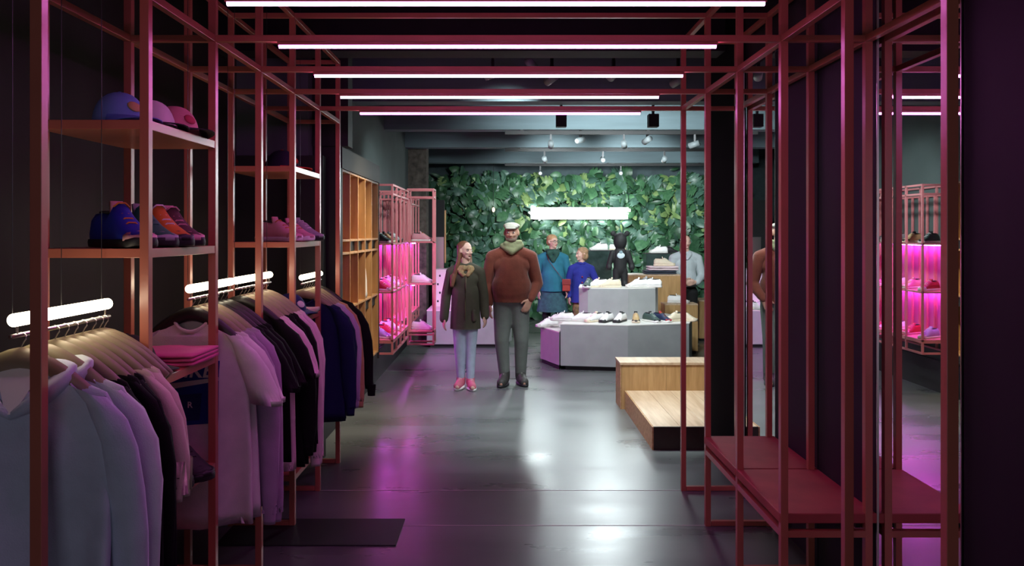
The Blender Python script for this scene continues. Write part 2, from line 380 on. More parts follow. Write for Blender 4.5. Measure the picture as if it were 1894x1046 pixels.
GAR = [ # rail, y, key, params, hanger
 (0,2.125,'mint hoodie',dict(L=.90,W=.25,hem=.255,D=.05,sleeve=.86,collar='hood',fold=3.2),'t'),
 (0,2.215,'pale mint hoodie',dict(L=.90,W=.255,hem=.26,D=.035,sleeve=.84,collar='hood',fold=1.8),'t'),
 (0,2.285,'long black shirt',dict(L=1.0,W=.235,hem=.29,D=.022,sleeve=.95,collar='crew'),'t'),
 (0,2.335,'long black shirt',dict(L=1.0,W=.235,hem=.29,D=.022,sleeve=.95,collar='crew'),'t'),
 (0,2.385,'long black shirt',dict(L=1.0,W=.235,hem=.29,D=.022,sleeve=.95,collar='crew'),'t'),
 (0,2.435,'cream long-sleeved shirt',dict(L=.75,W=.235,hem=.26,D=.022,sleeve=.50,collar='crew'),'t'),
 (0,2.49,'cream long-sleeved shirt',dict(L=.75,W=.235,hem=.26,D=.022,sleeve=.50,collar='crew'),'t'),
 (1,3.285,'printed white T-shirt',dict(L=.88,W=.235,hem=.255,D=.035,sleeve='half',collar='crew',fold=1.8),'b'),
 (1,3.345,'plain white T-shirt',dict(L=.86,W=.235,hem=.265,D=.024,sleeve='half',collar='crew'),'t'),
 (1,3.42,'lavender sweatshirt',dict(L=.86,W=.24,hem=.25,D=.024,sleeve=.92,collar='crew'),'t'),
 (1,3.49,'lavender sweatshirt',dict(L=.88,W=.24,hem=.25,D=.024,sleeve=.94,collar='crew'),'t'),
 (1,3.56,'black T-shirt',dict(L=.80,W=.235,hem=.25,D=.025,sleeve='half',collar='crew'),'b'),
 (1,3.62,'black T-shirt',dict(L=.80,W=.235,hem=.25,D=.025,sleeve='half',collar='crew'),'b'),
 (1,3.68,'black T-shirt',dict(L=.80,W=.235,hem=.25,D=.025,sleeve='half',collar='crew'),'b'),
 (2,3.875,'black T-shirt',dict(L=.80,W=.235,hem=.25,D=.025,sleeve='half',collar='crew'),'b'),
 (2,3.935,'blush pink T-shirt',dict(L=.86,W=.235,hem=.25,D=.024,sleeve='half',collar='crew'),'t'),
 (2,3.99,'blush pink T-shirt',dict(L=.86,W=.235,hem=.25,D=.024,sleeve='half',collar='crew'),'t'),
 (2,4.07,'long black shirt',dict(L=.88,W=.235,hem=.27,D=.024,sleeve=.82,collar='crew'),'t'),
 (2,4.14,'long black shirt',dict(L=.88,W=.235,hem=.27,D=.024,sleeve=.82,collar='crew'),'t'),
 (2,4.23,'blush long-sleeved shirt',dict(L=.86,W=.235,hem=.25,D=.024,sleeve=.92,collar='crew'),'t'),
 (2,4.30,'blush long-sleeved shirt',dict(L=.86,W=.235,hem=.25,D=.024,sleeve=.92,collar='crew'),'t'),
 (3,5.09,'navy sweatshirt',dict(L=.82,W=.25,hem=.27,D=.026,sleeve=.80,collar='crew'),'t'),
 (3,5.16,'navy sweatshirt',dict(L=.82,W=.25,hem=.27,D=.026,sleeve=.80,collar='crew'),'t'),
 (3,5.23,'lilac shirt',dict(L=.78,W=.25,hem=.26,D=.025,sleeve=.78,collar='crew'),'t'),
 (3,5.30,'lilac shirt',dict(L=.78,W=.25,hem=.26,D=.025,sleeve=.78,collar='crew'),'t'),
 (3,5.37,'tan sweatshirt',dict(L=.80,W=.255,hem=.27,D=.024,sleeve=.80,collar='crew',slx=.01),'t'),
 (3,5.48,'bulky black jacket',dict(L=.78,W=.27,hem=.31,D=.055,sleeve=.74,collar='crew',slx=.06),'b'),
]
cnt = {}; tot = {}
for g in GAR: tot[(g[0],g[2])] = tot.get((g[0],g[2]),0)+1
RN = ['the rail nearest the camera','the second rail from the camera','the third rail from the camera','the farthest clothes rail']
hcnt = [0]*4; prt = None
GCACHE = {}
for gi, (ri, y, key, par, hk) in enumerate(GAR):
    m, kd = GN[key]; z = BARS[ri][2]-.042
    n_ = cnt.get((ri,key),0); cnt[(ri,key)] = n_+1
    t, front, _, tab = garment(NM[kd], m, seed=gi*3+1, **par)
    t.name = NM[kd]
    t['category'] = CAT[kd]
    if key == 'printed white T-shirt': lab = 'white T-shirt with a blue block print, foremost on '+RN[1]
    elif key == 'mint hoodie': lab = 'pale mint hoodie hanging foremost on '+RN[0]
    elif tot[(ri,key)] == 1: lab = f'{key} hanging on {RN[ri]}'
    else:
        w_ = ['front one','second one','back one'] if tot[(ri,key)] == 3 else ['front one','back one']
        lab = f'{key} on {RN[ri]}, the {w_[n_]} of the {["","","two","three"][tot[(ri,key)]]}'
        t['group'] = f'{key}s on {RN[ri]}'
    t['label'] = lab
    t.location = (XB, y, z); t.rotation_euler = (0, 0, R(random.uniform(-4, 4)) if gi else R(2))
    hg = place(H_t if hk == 't' else H_b, (XB, y, z), t.rotation_euler.z,
        f'{"taupe" if hk == "t" else "black"} clothes hanger, {ordl(hcnt[ri])} from the front on {RN[ri]}', group='clothes hangers', first=(gi in (0,7)))
    hcnt[ri] += 1
    if key == 'printed white T-shirt': prt = (t, front)
# extra bare hangers between the shirts on the nearest rail
for y in (2.535, 2.565):
    place(H_t, (XB, y, BARS[0][2]-.042), 0, f'taupe clothes hanger, {ordl(hcnt[0])} from the front on {RN[0]}', group='clothes hangers'); hcnt[0] += 1
# print on the white T-shirt
def conform(o, front, off):
    for v in o.data.vertices: v.co.y = front(v.co.x, v.co.z, off)
    o.data.update()
t, front = prt
def decal(name, quad, m, off, nx=14, nz=14):
    vs = []; fs = []
    (x0,zb0),(x1,zb1),(x2,zt1),(x3,zt0) = quad
    for j in range(nz+1):
        for i in range(nx+1):
            u, v = i/nx, j/nz
            xa = x0+(x3-x0)*v; xb = x1+(x2-x1)*v; x = xa+(xb-xa)*u
            z = (zb0+(zb1-zb0)*u)*(1-v)+(zt0+(zt1-zt0)*u)*v
            vs.append((x, 0, z))
    for j in range(nz):
        for i in range(nx):
            a = j*(nx+1)+i; fs.append((a,a+1,a+nx+2,a+nx+1))
    o = MB().add(vs, fs).build(name, m, t, True); conform(o, front, off); return o
blue = mat('blue_print', (.012,.03,.30), .7); dblue = mat('dark_blue_print', (.01,.015,.13), .7)
d_ = decal('print_block', [(-.095,-.52),(.125,-.50),(.13,-.25),(-.10,-.25)], blue, .003); d_['label'] = 'royal blue block print'
decal('print_block', [(-.098,-.37),(.128,-.33),(.128,-.315),(-.098,-.345)], white, .0045)
decal('print_block', [(-.06,-.50),(.05,-.49),(.06,-.38),(-.05,-.39)], dblue, .0045)
def lettering(txt, size, x, z, m, par_, name='lettering', shear=.2):
    cu = bpy.data.curves.new('lettering', 'FONT'); cu.body = txt; cu.size = size; cu.shear = shear; cu.align_x = 'CENTER'; cu.offset = size*.02
    o = bpy.data.objects.new('tmp', cu); C.objects.link(o)
    dg = bpy.context.evaluated_depsgraph_get(); me = bpy.data.meshes.new_from_object(o.evaluated_get(dg)); bpy.data.objects.remove(o)
    bm = bmesh.new(); bm.from_mesh(me); bmesh.ops.triangulate(bm, faces=bm.faces)
    for v in bm.verts: v.co = Vector((v.co.x+x, 0, v.co.y+z))
    bm.to_mesh(me); bm.free(); me.materials.clear(); me.materials.append(m)
    q = bpy.data.objects.new(name, me); C.objects.link(q); q.parent = par_; return q
q = lettering('NIKE', .085, .01, -.315, white, t); conform(q, front, .006); q['label'] = 'white slanted capital letters on the blue block'
q = lettering('R', .035, .01, -.44, white, t, shear=0); conform(q, front, .006)

# ------------------------------------------------------------------ shoes and caps
def sneaker(cu, cs, cl, ct=None, high=0):
    """points to +X, 0.29 long, on z=0"""
    t = thing('sneaker', 'x', 'sneaker')
    st = [(0,.026,.080),(.02,.034,.104),(.06,.036,.108),(.11,.036,.096),(.14,.037,.112+high),(.17,.040,.102),(.20,.044,.076),(.235,.047,.056),(.265,.043,.044),(.283,.030,.036),(.29,.014,.028)]
    def fp(x):
        for a, b_ in zip(st, st[1:]):
            if a[0] <= x <= b_[0]:
                f = (x-a[0])/(b_[0]-a[0]); return a[1]+(b_[1]-a[1])*f
        return .02
    rings = []
    for x, wd, hh in st:
        rings.append([(x, wd*sx, .018+(hh-.018)*sz) for sx, sz in ((-1,0),(-1.02,.35),(-.88,.72),(-.5,.95),(0,1),(.5,.95),(.88,.72),(1.02,.35),(1,0),(0,-.02))])
    MB().loft(rings).build('upper', cu, t, True)
    sole = []
    for z, g in ((0,.0),(.003,.004),(.016,.005),(.024,.003)):
        r_ = [(x-.003 if x < .1 else x+.003, wd+g) for x, wd, _ in st]
        sole.append([(x, -w_, z+(.006 if x > .27 else 0)) for x, w_ in r_]+[(x, w_, z+(.006 if x > .27 else 0)) for x, w_ in reversed(r_)])
    MB().loft(sole).build('sole', cs, t, True)
    MB().ell((.070,0,.105), (.046,.024,.006), 12, 5).build('opening', mat('dark_lining', (.03,.03,.03), .8), t, True)
    MB().loft([[(.118,-.02,.090),(.118,.02,.090),(.110,.02,.128+high*.4),(.110,-.02,.128+high*.4)],[(.135,-.02,.090),(.135,.02,.090),(.117,.018,.130+high*.4),(.117,-.018,.130+high*.4)]]).build('tongue', ct or cu, t, True)
    lc = MB()
    for i, x in enumerate((.145,.165,.185,.205)):
        zt = .112-.013*i+(high if i == 0 else 0); lc.tube([(x,-.024,zt-.012),(x+.003,-.010,zt),(x+.003,.010,zt),(x,.024,zt-.012)], .0028, 6)
    lc.build('laces', cl, t, True)
    MB().loft([[(x_, y_*wd_, z_) for y_, z_ in ((-1.08,.020),(-1.06,.036),(-.8,.044 if x_ < .27 else .036),(0,.050 if x_ < .27 else .04),(.8,.044 if x_ < .27 else .036),(1.06,.036),(1.08,.020))] for x_, wd_ in ((.252,.0465),(.27,.041),(.286,.029),(.2935,.014))]).build('toe_cap', ct or cs, t, True)
    return t
def sm(n, c): return mat('shoe_'+n, c, .55, var=.05, vs=20, bump=.05, bs=200)
sW, sK, sG, sT = sm('white',(.82,.80,.78)), sm('black',(.015,.015,.017)), sm('grey',(.35,.36,.37)), sm('tan',(.50,.34,.16))
sB, sGr, sO, sBr = sm('blue',(.012,.03,.36)), sm('green',(.02,.16,.09)), sm('orange',(.62,.20,.02)), sm('brown',(.10,.05,.05))
sP, sR, sN, sV, sC = sm('pink',(.70,.34,.38)), sm('red',(.45,.03,.04)), sm('navy',(.02,.03,.08)), sm('lilac',(.45,.35,.75)), sm('cream',(.72,.62,.46))
sF = sm('forest',(.05,.09,.08))
SN = {}
def put_shoe(kind, loc, rz, label, sc=1., group=None):
    first = kind not in SN
    if first:
        SN[kind] = sneaker(*{'white':(sW,sm('offwhite',(.62,.60,.56)),sG),'whiteblack':(sW,sK,sW,sK),'tan':(sT,sC,sC,sK),'forest':(sF,sW,sW,sK),'navy':(sN,sW,sO,sR),'cream':(sC,sC,sW),
            'blue':(sB,sK,sO,sP,.02),'green':(sGr,sK,sGr,sG,.02),'orange':(sO,sK,sW,sK,.02),'brown':(sBr,sK,sP,sP,.02),'pink':(sP,sW,sO,sP),'grey':(sG,sK,sW,sG),
            'red':(sR,sW,sW),'lilac':(sV,sW,sW),'plum':(sR,sP,sP),'pale':(sW,sC,sP,sC),'black':(sK,sK,sK)}[kind])
    return place(SN[kind], loc, rz, label, sc, first, group=group)
S2, S1 = 1.57, 1.99
put_shoe('blue', (-1.445,2.83,S2), R(-38), 'royal blue high sneaker with a pale toe on the near middle shelf', 1.15)
put_shoe('green', (-1.43,2.95,S2), R(-35), 'green sneaker with a grey toe between the blue and orange ones', 1.12)
put_shoe('orange', (-1.42,3.05,S2), R(-35), 'orange sneaker with a black toe on the near middle shelf', 1.15)
put_shoe('brown', (-1.40,3.15,S2), R(-38), 'dark brown sneaker with a pink toe, last on the near middle shelf', 1.12)
put_shoe('pink', (-1.45,4.70,S2), R(-30), 'front pink sneaker with orange laces on the farther middle shelf', 1.1)
put_shoe('pink', (-1.40,4.80,S2), R(-28), 'pink sneaker just behind its mate on the farther middle shelf', 1.05)
put_shoe('grey', (-1.38,4.93,S2), R(-30), 'grey sneaker beside the pink ones on the farther middle shelf', 1.1)
put_shoe('black', (-1.40,3.02,.70), R(-35), 'black sneaker on the low shelf under the folded pink clothes', 1.1)
put_shoe('black', (-1.36,3.12,.70), R(-35), 'black sneaker, the rear one of the pair on the low shelf', 1.1)
def cap(c, cb, emb=None):
    t = thing('baseball_cap', 'x', 'cap')
    rings = []
    for i in range(9):
        a = PI/2*i/8.2
        rings.append([(.085*math.cos(a)**.85*math.cos(2*PI*k/24)*1.1, .085*math.cos(a)**.85*math.sin(2*PI*k/24), .115*math.sin(a)**.95) for k in range(24)])
    MB().loft(rings, True).build('crown', c, t, True)
    top, bot = [], []
    vs = []; fs = []; nu, nv = 12, 5
    for s_ in (0, 1):
        for j in range(nv+1):
            for i in range(nu+1):
                a = R(-62+124*i/nu); rr = .090+.068*j/nv*max(.15, math.cos(a*1.25))
                vs.append((rr*math.cos(a)*1.08, rr*math.sin(a), .008-.0035*s_-.030*(math.sin(a)**2)*(j/nv)-.01*(j/nv)+.02))
    st_ = (nu+1)*(nv+1)
    for j in range(nv):
        for i in range(nu):
            a = j*(nu+1)+i; fs.append((a,a+1,a+nu+2,a+nu+1)); b_ = a+st_; fs.append((b_,b_+nu+1,b_+nu+2,b_+1))
    for i in range(nu): a = nv*(nu+1)+i; fs.append((a,a+1,a+1+st_,a+st_))
    MB().add(vs, fs).build('brim', cb, t, True)
    MB().ell((0,0,.114), (.008,.008,.005), 8, 4).build('button', cb, t, True)
    if emb:
        MB().ell((.080,0,.060), (.008,.026,.022), 12, 6, rot=Euler((0,R(-35),0)).to_matrix()).build('badge', emb, t, True)
    return t
fb = lambda n, c: mat('cap_'+n, c, .8, var=.08, vs=10, bump=.08, bs=250)
def put_cap(c, cb, emb, loc, rz, label, sc=1.):
    return place(cap(c, cb, emb), loc, rz, label, sc, True)
put_cap(fb('sky',(.16,.30,.62)), fb('blue',(.10,.20,.55)), fb('gold',(.6,.4,.15)), (-1.335,2.76,S1), R(-30), 'sky blue cap with a gold badge on the near top shelf', 1.0)
put_cap(fb('ivory',(.70,.64,.60)), fb('black',(.015,.015,.015)), None, (-1.30,2.92,S1), R(-35), 'white cap with a black brim between the blue and pink caps')
put_cap(fb('rose',(.62,.25,.27)), fb('black',(.015,.015,.015)), fb('crimson',(.45,.05,.08)), (-1.27,3.06,S1), R(-25), 'pink cap with a red badge and a dark brim on the near top shelf')
put_cap(fb('midnight',(.012,.014,.03)), fb('flame',(.60,.06,.02)), fb('flame',(.6,.06,.02)), (-1.36,4.86,S1), R(-20), 'dark cap with a bright red brim on the farther top shelf', 1.15)
put_cap(fb('black',(.015,.015,.015)), fb('black',(.015,.015,.015)), None, (-1.33,2.80,1.13), R(-20), 'black cap on the shelf beside the folded pink clothes', 1.15)
put_cap(fb('navy',(.015,.03,.14)), fb('navy',(.015,.03,.14)), fb('white',(.8,.8,.8)), (-1.29,4.78,1.13), R(-30), 'navy cap with a white badge on the shelf next to the farthest rail', 1.1)
def folded(name, label, loc, w_, d, hgt, m, layers=3, rz=0, group=None):
    t = thing(name, label, 'folded clothes', loc, rz, group)
    for k in range(layers):
        z0 = hgt*k/layers; rings = []
        for j in range(9):
            x = -w_/2+w_*j/8; rings.append([(x, -d/2*yy+.004*math.sin(j+k*2), z0+(hgt/layers-.001)*zz+.0015*math.sin(j*1.7+k)) for yy, zz in ((1,.15),(1.02,.5),(1,.85),(.6,1),(-.6,1),(-1,.85),(-1.02,.5),(-1,.15),(0,0))])
        MB().loft(rings).build('fold', m, t, True)
    return t
folded('folded_shirt', 'bright pink folded shirts on the shelf in front of the printed T-shirt', (-1.30,3.04,1.13), .32, .26, .045, fabric('hot_pink_jersey', (.75,.12,.32)), 3)
folded('folded_shirt', 'pale folded shirt on the shelf just before the farthest rail', (-1.28,4.92,1.13), .24, .14, .03, cream, 1)

# ------------------------------------------------------------------ oak cabinet in the left wall
cb = thing('wall_cabinet', 'black-framed oak wall cabinet with tall open compartments past the clothes rails', 'cabinet', (0,0,0))
XF, XK, Y0, Y1, Z0, Z1 = -1.22, -1.425, 5.98, 7.68, .47, 2.12
box('back_panel', (XK,Y0,Z0), (XK+.012,Y1,Z1), oak_v, cb)
box('frame', (XK,Y0-.06,Z1-.02), (XF+.01,Y1+.02,Z1+.14), blackm, cb)
box('frame', (XK,Y0-.09,Z0-.06), (XF+.005,Y0-.02,Z1-.02), blackm, cb); box('frame', (XK,Y1,Z0-.06), (XF+.005,Y1+.02,Z1-.02), blackm, cb)
box('frame', (XK,Y0-.02,Z0-.06), (XF-.01,Y1,Z0), blackm, cb)
box('frame', (XK,Y0-.09,Z1+.14), (XF+.06,Y0+.08,CEIL), blackm, cb)
for y in (Y0,6.28,6.62,6.96,7.30,Y1-.018): box('divider', (XK+.012,y-.009,Z0), (XF,y+.009,Z1-.02), oak_v, cb, bevel=.002)
for z in (Z0+.01, 1.03, 1.46, 1.56, Z1-.03):
    box('shelf_board', (XK+.012,Y0,z-.009), (XF-.002,Y1-.01,z+.009), oak, cb, bevel=.002)
box('dark_inset', (XK+.012,6.3,1.465), (XF-.03,7.66,1.555), blackm, cb); box('dark_inset', (XK+.012,6.97,.93), (XF-.03,7.66,1.02), blackm, cb)
t = thing('folded_jacket', 'pale grey and white jacket hanging in a compartment of the oak cabinet', 'jacket', (-1.27,7.10,1.035))
MB().loft([[(a*.035*s_, b_*.10*s_, z) for a, b_ in ((-1,0),(-.7,-.8),(0,-1),(.8,-.7),(1,0),(.8,.8),(0,1),(-.7,.8))] for z, s_ in ((0,.95),(.06,1),(.15,.95),(.24,.75),(.31,.45),(.345,.15))]).build('body', white, t, True)
MB().loft([[(a*.037*s_, b_*.102*s_, z) for a, b_ in ((-1,0),(-.7,-.8),(0,-1),(.8,-.7),(1,0),(.8,.8),(0,1),(-.7,.8))] for z, s_ in ((-.003,.96),(.05,1.0))]).build('hem_band', sG, t, True)

# ------------------------------------------------------------------ pink racks with magenta niches
def rack(label, loc, W_, D_, H_, bays, lines, name='display_rack', slats=True, gap=.0, pink_lo=True):
    """W_ along +X (projection from the wall), D_ along +Y"""
    t = thing(name, label, 'display rack', loc)
    q = .02
    def bx(n, a, b_, m=rack_m): return box(n, a, b_, m, t, bevel=.0015)
    for x in (0, W_-q):
        for i in range(bays+1):
            y = (D_-q)*i/bays; bx('post', (x,y,0), (x+q,y+q,H_))
    for z in (0, .11, H_-.11, H_-q):
        for x in (0, W_-q): bx('rail', (x,q,z), (x+q,D_-q,z+q))
        for y in (0, D_-q): bx('rail', (q,y,z), (W_-q,y+q,z+q))
    for z in lines: bx('shelf', (0,0,z-.012), (W_,D_,z+.006))
    # backing boards and slats behind
    bx('back_board', (.002,.02,.13), (.010,D_-.02,lines[-1]-.02), mat('pink_back_board', (.55,.16,.38), .6))
    ns = max(3, int(D_/.14))
    for i in range(ns): y = .04+(D_-.08)*i/(ns-1); bx('slat', (.012,y-.012,.12), (.030,y+.012,H_-.1))
    for z in lines[1:]:
        s_ = box('light_strip', (.05,.05,z-.022), (.075,D_-.05,z-.012), nichem, t)
    return t
LN = (.14,.615,1.09)
rack('long pink steel display rack on the left wall beside the oak cabinet', (-1.43,7.83,.42), .33, 1.27, 1.68, 4, LN)
rack('deep pink steel display rack standing out past the long one', (-1.12,9.1,.335), .31, .26, 1.79, 1, (.16,.70,1.18))
rack('farthest pink slatted rack on the left wall, behind the deep one', (-1.43,9.35,.42), .20, 2.1, 1.68, 6, LN)
rz = R(-25)
L0 = [(-1.36,8.02),(-1.36,8.35),(-1.36,8.68),(-1.36,8.95)]
nn = ['near end','second from near end','third from near end','far end']
for zi, (z, ks, nm) in enumerate([(1.09+.42+.006,['forest','tan','grey','white'],'top'),(.615+.42+.006,['red','pink','white','pink'],'middle'),(.14+.42+.006,['lilac','plum','white','red'],'bottom')]):
    for i, (x, y) in enumerate(L0):
        put_shoe(ks[i], (x-.0,y,z), rz, f'{ {"forest":"dark green","tan":"tan","grey":"grey","white":"white","red":"red","pink":"pink","lilac":"lilac","plum":"plum red"}[ks[i]]} sneaker on the {nm} shelf of the long pink rack, {nn[i]}', .9)
for i, (x, z, k) in enumerate([(-1.08,.335+.706,'white'),(-1.08,.335+.166,'white'),(-1.08,.335+1.186,'pink')]):
    put_shoe(k, (x,9.25,z), R(-15), f'{k} sneaker on the {["middle","bottom","top"][i]} shelf of the deep pink rack', .9)

# ------------------------------------------------------------------ plinths
def plinth(label, poly, z1, name='display_plinth', kick=.05, zt=.012):
    t = thing(name, label, 'plinth')
    cx = sum(p[0] for p in poly)/len(poly); cy = sum(p[1] for p in poly)/len(poly)
    sc = lambda f: [(cx+(x-cx)*f, cy+(y-cy)*f) for x, y in poly]
    z0 = t_z = 0
    return t, sc
def add_plinth(label, poly, z0, z1, kick=.05):
    t, sc = plinth(label, poly, z1)
    if kick: MB().prism(sc(.93), z0, z0+kick).build('kick', blackm, t)
    MB().prism(poly, z0+kick, z1-.012).build('body', greyp, t, bevel=.004)
    MB().prism(sc(1.004), z1-.012, z1).build('top_board', plintht, t)
    return t
add_plinth('large grey faceted lower plinth carrying a row of sneakers', [(.655,9.40),(1.43,9.27),(2.19,9.47),(2.36,10.05),(2.15,10.62),(1.0,10.62),(.80,10.0)], 0, .545)
add_plinth('low grey wedge plinth turned pinkish at the left end of the large one', [(.64,9.405),(.785,10.0),(.95,10.62),(.62,10.6),(.445,9.95)], 0, .45)
add_plinth('smaller grey plinth stacked on the large one, carrying the black bear figure', [(.93,10.02),(1.03,9.90),(1.52,9.84),(1.88,9.95),(1.94,10.10),(1.86,10.6),(1.0,10.6)], .545, .935, 0)
add_plinth('low grey plinth behind the walking girl and man', [(-1.1,11.2),(-.02,11.2),(.10,11.6),(0,12.3),(-1.1,12.3)], 0, .53)
t = thing('display_box', 'white dotted display box standing on the low grey plinth by the pink racks', 'display box', (-1.05,11.75,.53))
MB().box((0,0,0), (.55,.4,.55)).build('body', plintht, t, bevel=.004)
for i in range(5):
    for j in range(4):
        MB().ell((.06+.11*i+(.03 if j % 2 else 0),-.001,.08+.125*j), (.014,.004,.018), 10, 4).build('dot', blackm, t)
t = thing('room_divider', 'tall black panel with a yellow strip lamp on its edge at the left end of the plant wall', 'panel', (-1.12,12.9,0))
box('panel', (-.2,0,0), (.14,.05,2.15), blackm, t); box('strip_lamp', (.14,-.01,1.13), (.165,.03,1.98), lamp_yellow, t); box('metal_sheet', (-.02,-.02,.95), (.13,-.004,1.55), steel, t)  # yellow edge is a strip lamp, its glow put into an unlit metal colour
# wooden step
t = thing('wooden_platform', 'two-step oak platform with a dark front on the right', 'platform', (0,0,0))
x0 = 1.11
nb = 10
for i in range(nb):
    a = x0+.2*i; box('board', (a+.001,5.96,.15), (a+.199,7.31,.172), oakp, t, bevel=.002)
box('fascia', (x0,5.94,0.0), (x0+2,5.958,.172), dkwood, t); box('side', (x0-.012,5.94,0), (x0-.001,7.31,.172), oak, t)
for i in range(5):
    a = x0-.04+.41*i; box('riser_board', (a+.001,7.312,.0), (a+.409,7.33,.405), oak_v, t, bevel=.002)
box('side', (x0-.05,7.312,0), (x0-.041,7.62,.405), oak, t); box('step_top', (x0-.055,7.305,.405), (x0+2.02,7.63,.43), oakp, t, bevel=.003)
# wooden boxes at the back
for (a, b_, lab) in (((1.70,10.95,0),(2.42,11.35,1.045),'tall oak box behind the stacked plinth, with clothes piled on top'),
                    ((2.14,10.65,0),(2.58,10.94,.67),'lower oak box in front of the tall one, with a white sneaker on it'),
                    ((2.90,11.9,0),(3.9,12.4,.61),'wide low oak box at the right beyond the shop assistant')):
    t = thing('wooden_box', lab, 'box', (a[0],a[1],0)); ww, dd, hh = b_[0]-a[0], b_[1]-a[1], b_[2]
    box('front_board', (0,0,.04), (ww,.018,hh-.02), oak_v, t); box('side_board', (0,.018,.04), (.018,dd,hh-.02), oak_v, t); box('side_board', (ww-.018,.018,.04), (ww,dd,hh-.02), oak_v, t)
    box('back_board', (.018,dd-.018,.04), (ww-.018,dd,hh-.02), oak_v, t); box('top_board', (-.003,-.003,hh-.02), (ww+.003,dd+.003,hh), oakp, t, bevel=.002); box('kick', (.02,.02,0), (ww-.02,dd-.02,.04), blackm, t)
folded('folded_shirt', 'dark folded clothes at the bottom of the pile on the tall oak box', (2.16,11.15,1.045), .42, .3, .05, fabric('charcoal_jersey', (.05,.06,.08)), 2)
folded('folded_shirt', 'pink folded clothes on the pile on the tall oak box', (2.20,11.15,1.096), .40, .28, .06, pinkw, 2)
put_shoe('cream', (2.08,11.12,1.157), R(-5), 'cream sneaker lying on the pile of folded clothes')
put_shoe('white', (2.2,10.78,.67), R(-10), 'white sneaker on the lower oak box behind the plinths')
# dark glass pedestals at the plant wall
for (cx, cy, ww, hh, lab) in ((1.46,12.6,.42,1.345,'dark green glass pedestal left of the bear figure'),(2.42,12.6,.42,1.30,'dark glass pedestal between the bear figure and the assistant')):
    t = thing('glass_pedestal', lab, 'pedestal', (cx,cy,0))
    MB().box((-ww/2,-.15,0), (ww/2,.15,hh-.012)).build('body', grass_glass, t, bevel=.004); box('top_board', (-ww/2-.005,-.155,hh-.012), (ww/2+.005,.155,hh), blackm, t)
put_shoe('white', (1.62,12.55,1.345), PI, 'white sneaker on the dark pedestal left of the bear figure')
put_shoe('pale', (1.66,12.66,1.345), R(-10), 'pale sneaker beside the white one, half behind the bear figure', .9)
put_shoe('white', (2.56,12.55,1.30), PI, 'white sneaker on the dark pedestal near the shop assistant')
put_shoe('black', (2.50,12.68,1.30), R(10), 'black sneaker behind the white one near the assistant', .9)
# shoes on the plinths
def ppos(px, y, z): return ((px-934)*y/1473, y, z)
row = [(1040,9.72,'white',170,'white sneaker pointing left, at the left end of the lower plinth row'),
       (1075,9.68,'white',165,'white sneaker, second from the left in the lower plinth row'),
       (1100,9.62,'pale',215,'white sneaker with cream sole, third from the left in the lower plinth row'),
       (1122,9.60,'whiteblack',235,'white sneaker with a black toe, left of its twin in the lower row'),
       (1147,9.60,'whiteblack',238,'white sneaker with a black toe, right of its twin in the lower row'),
       (1176,9.60,'tan',262,'tan sneaker with a dark toe in the lower plinth row'),
       (1205,9.62,'forest',300,'dark green sneaker with white sole in the lower plinth row'),
       (1224,9.64,'navy',305,'navy sneaker with a red tongue in the lower plinth row'),
       (1248,9.68,'cream',200,'cream sneaker right of the navy one in the lower plinth row'),
       (1268,9.70,'cream',330,'cream sneaker at the right end of the lower plinth row')]
for px, y, k, a, lab in row:
    x, yy, z = ppos(px, y, .545); c, s_ = math.cos(R(a)), math.sin(R(a))
    put_shoe(k, (x-.14*c, yy-.14*s_, z), R(a), lab, .98, group='sneakers on the lower plinth')
put_shoe('white', (.66,9.95,.45), R(200), 'white sneaker on the low wedge plinth')
put_shoe('white', (.80,10.35,.45), R(170), 'white sneaker farther back on the low wedge plinth')
row = [(1088,10.0,'forest',250,'grey-green sneaker at the left end of the upper plinth'),(1104,9.98,'pale',185,'pale sneaker, second from the left on the upper plinth'),
       (1128,9.98,'cream',190,'cream sneaker just left of the bear figure on the upper plinth'),
       (1178,9.98,'white',190,'white sneaker just right of the bear figure on the upper plinth'),(1192,10.16,'grey',200,'grey sneaker behind the white ones on the upper plinth'),(1203,10.0,'white',160,'white sneaker at the right end of the upper plinth')]
for px, y, k, a, lab in row:
    x, yy, z = ppos(px, y, .935); c, s_ = math.cos(R(a)), math.sin(R(a))
    put_shoe(k, (x-.14*c, yy-.14*s_, z), R(a), lab, .98, group='sneakers on the upper plinth')
for i in range(4):
    put_shoe(['white','pale','white','cream'][i], (-.55+.16*i,11.45,.53), R([250,200,280,230][i]), f'{["white","pale","white","cream"][i]} sneaker on the low grey plinth behind the couple, {ordl(i)} from the left', .95)

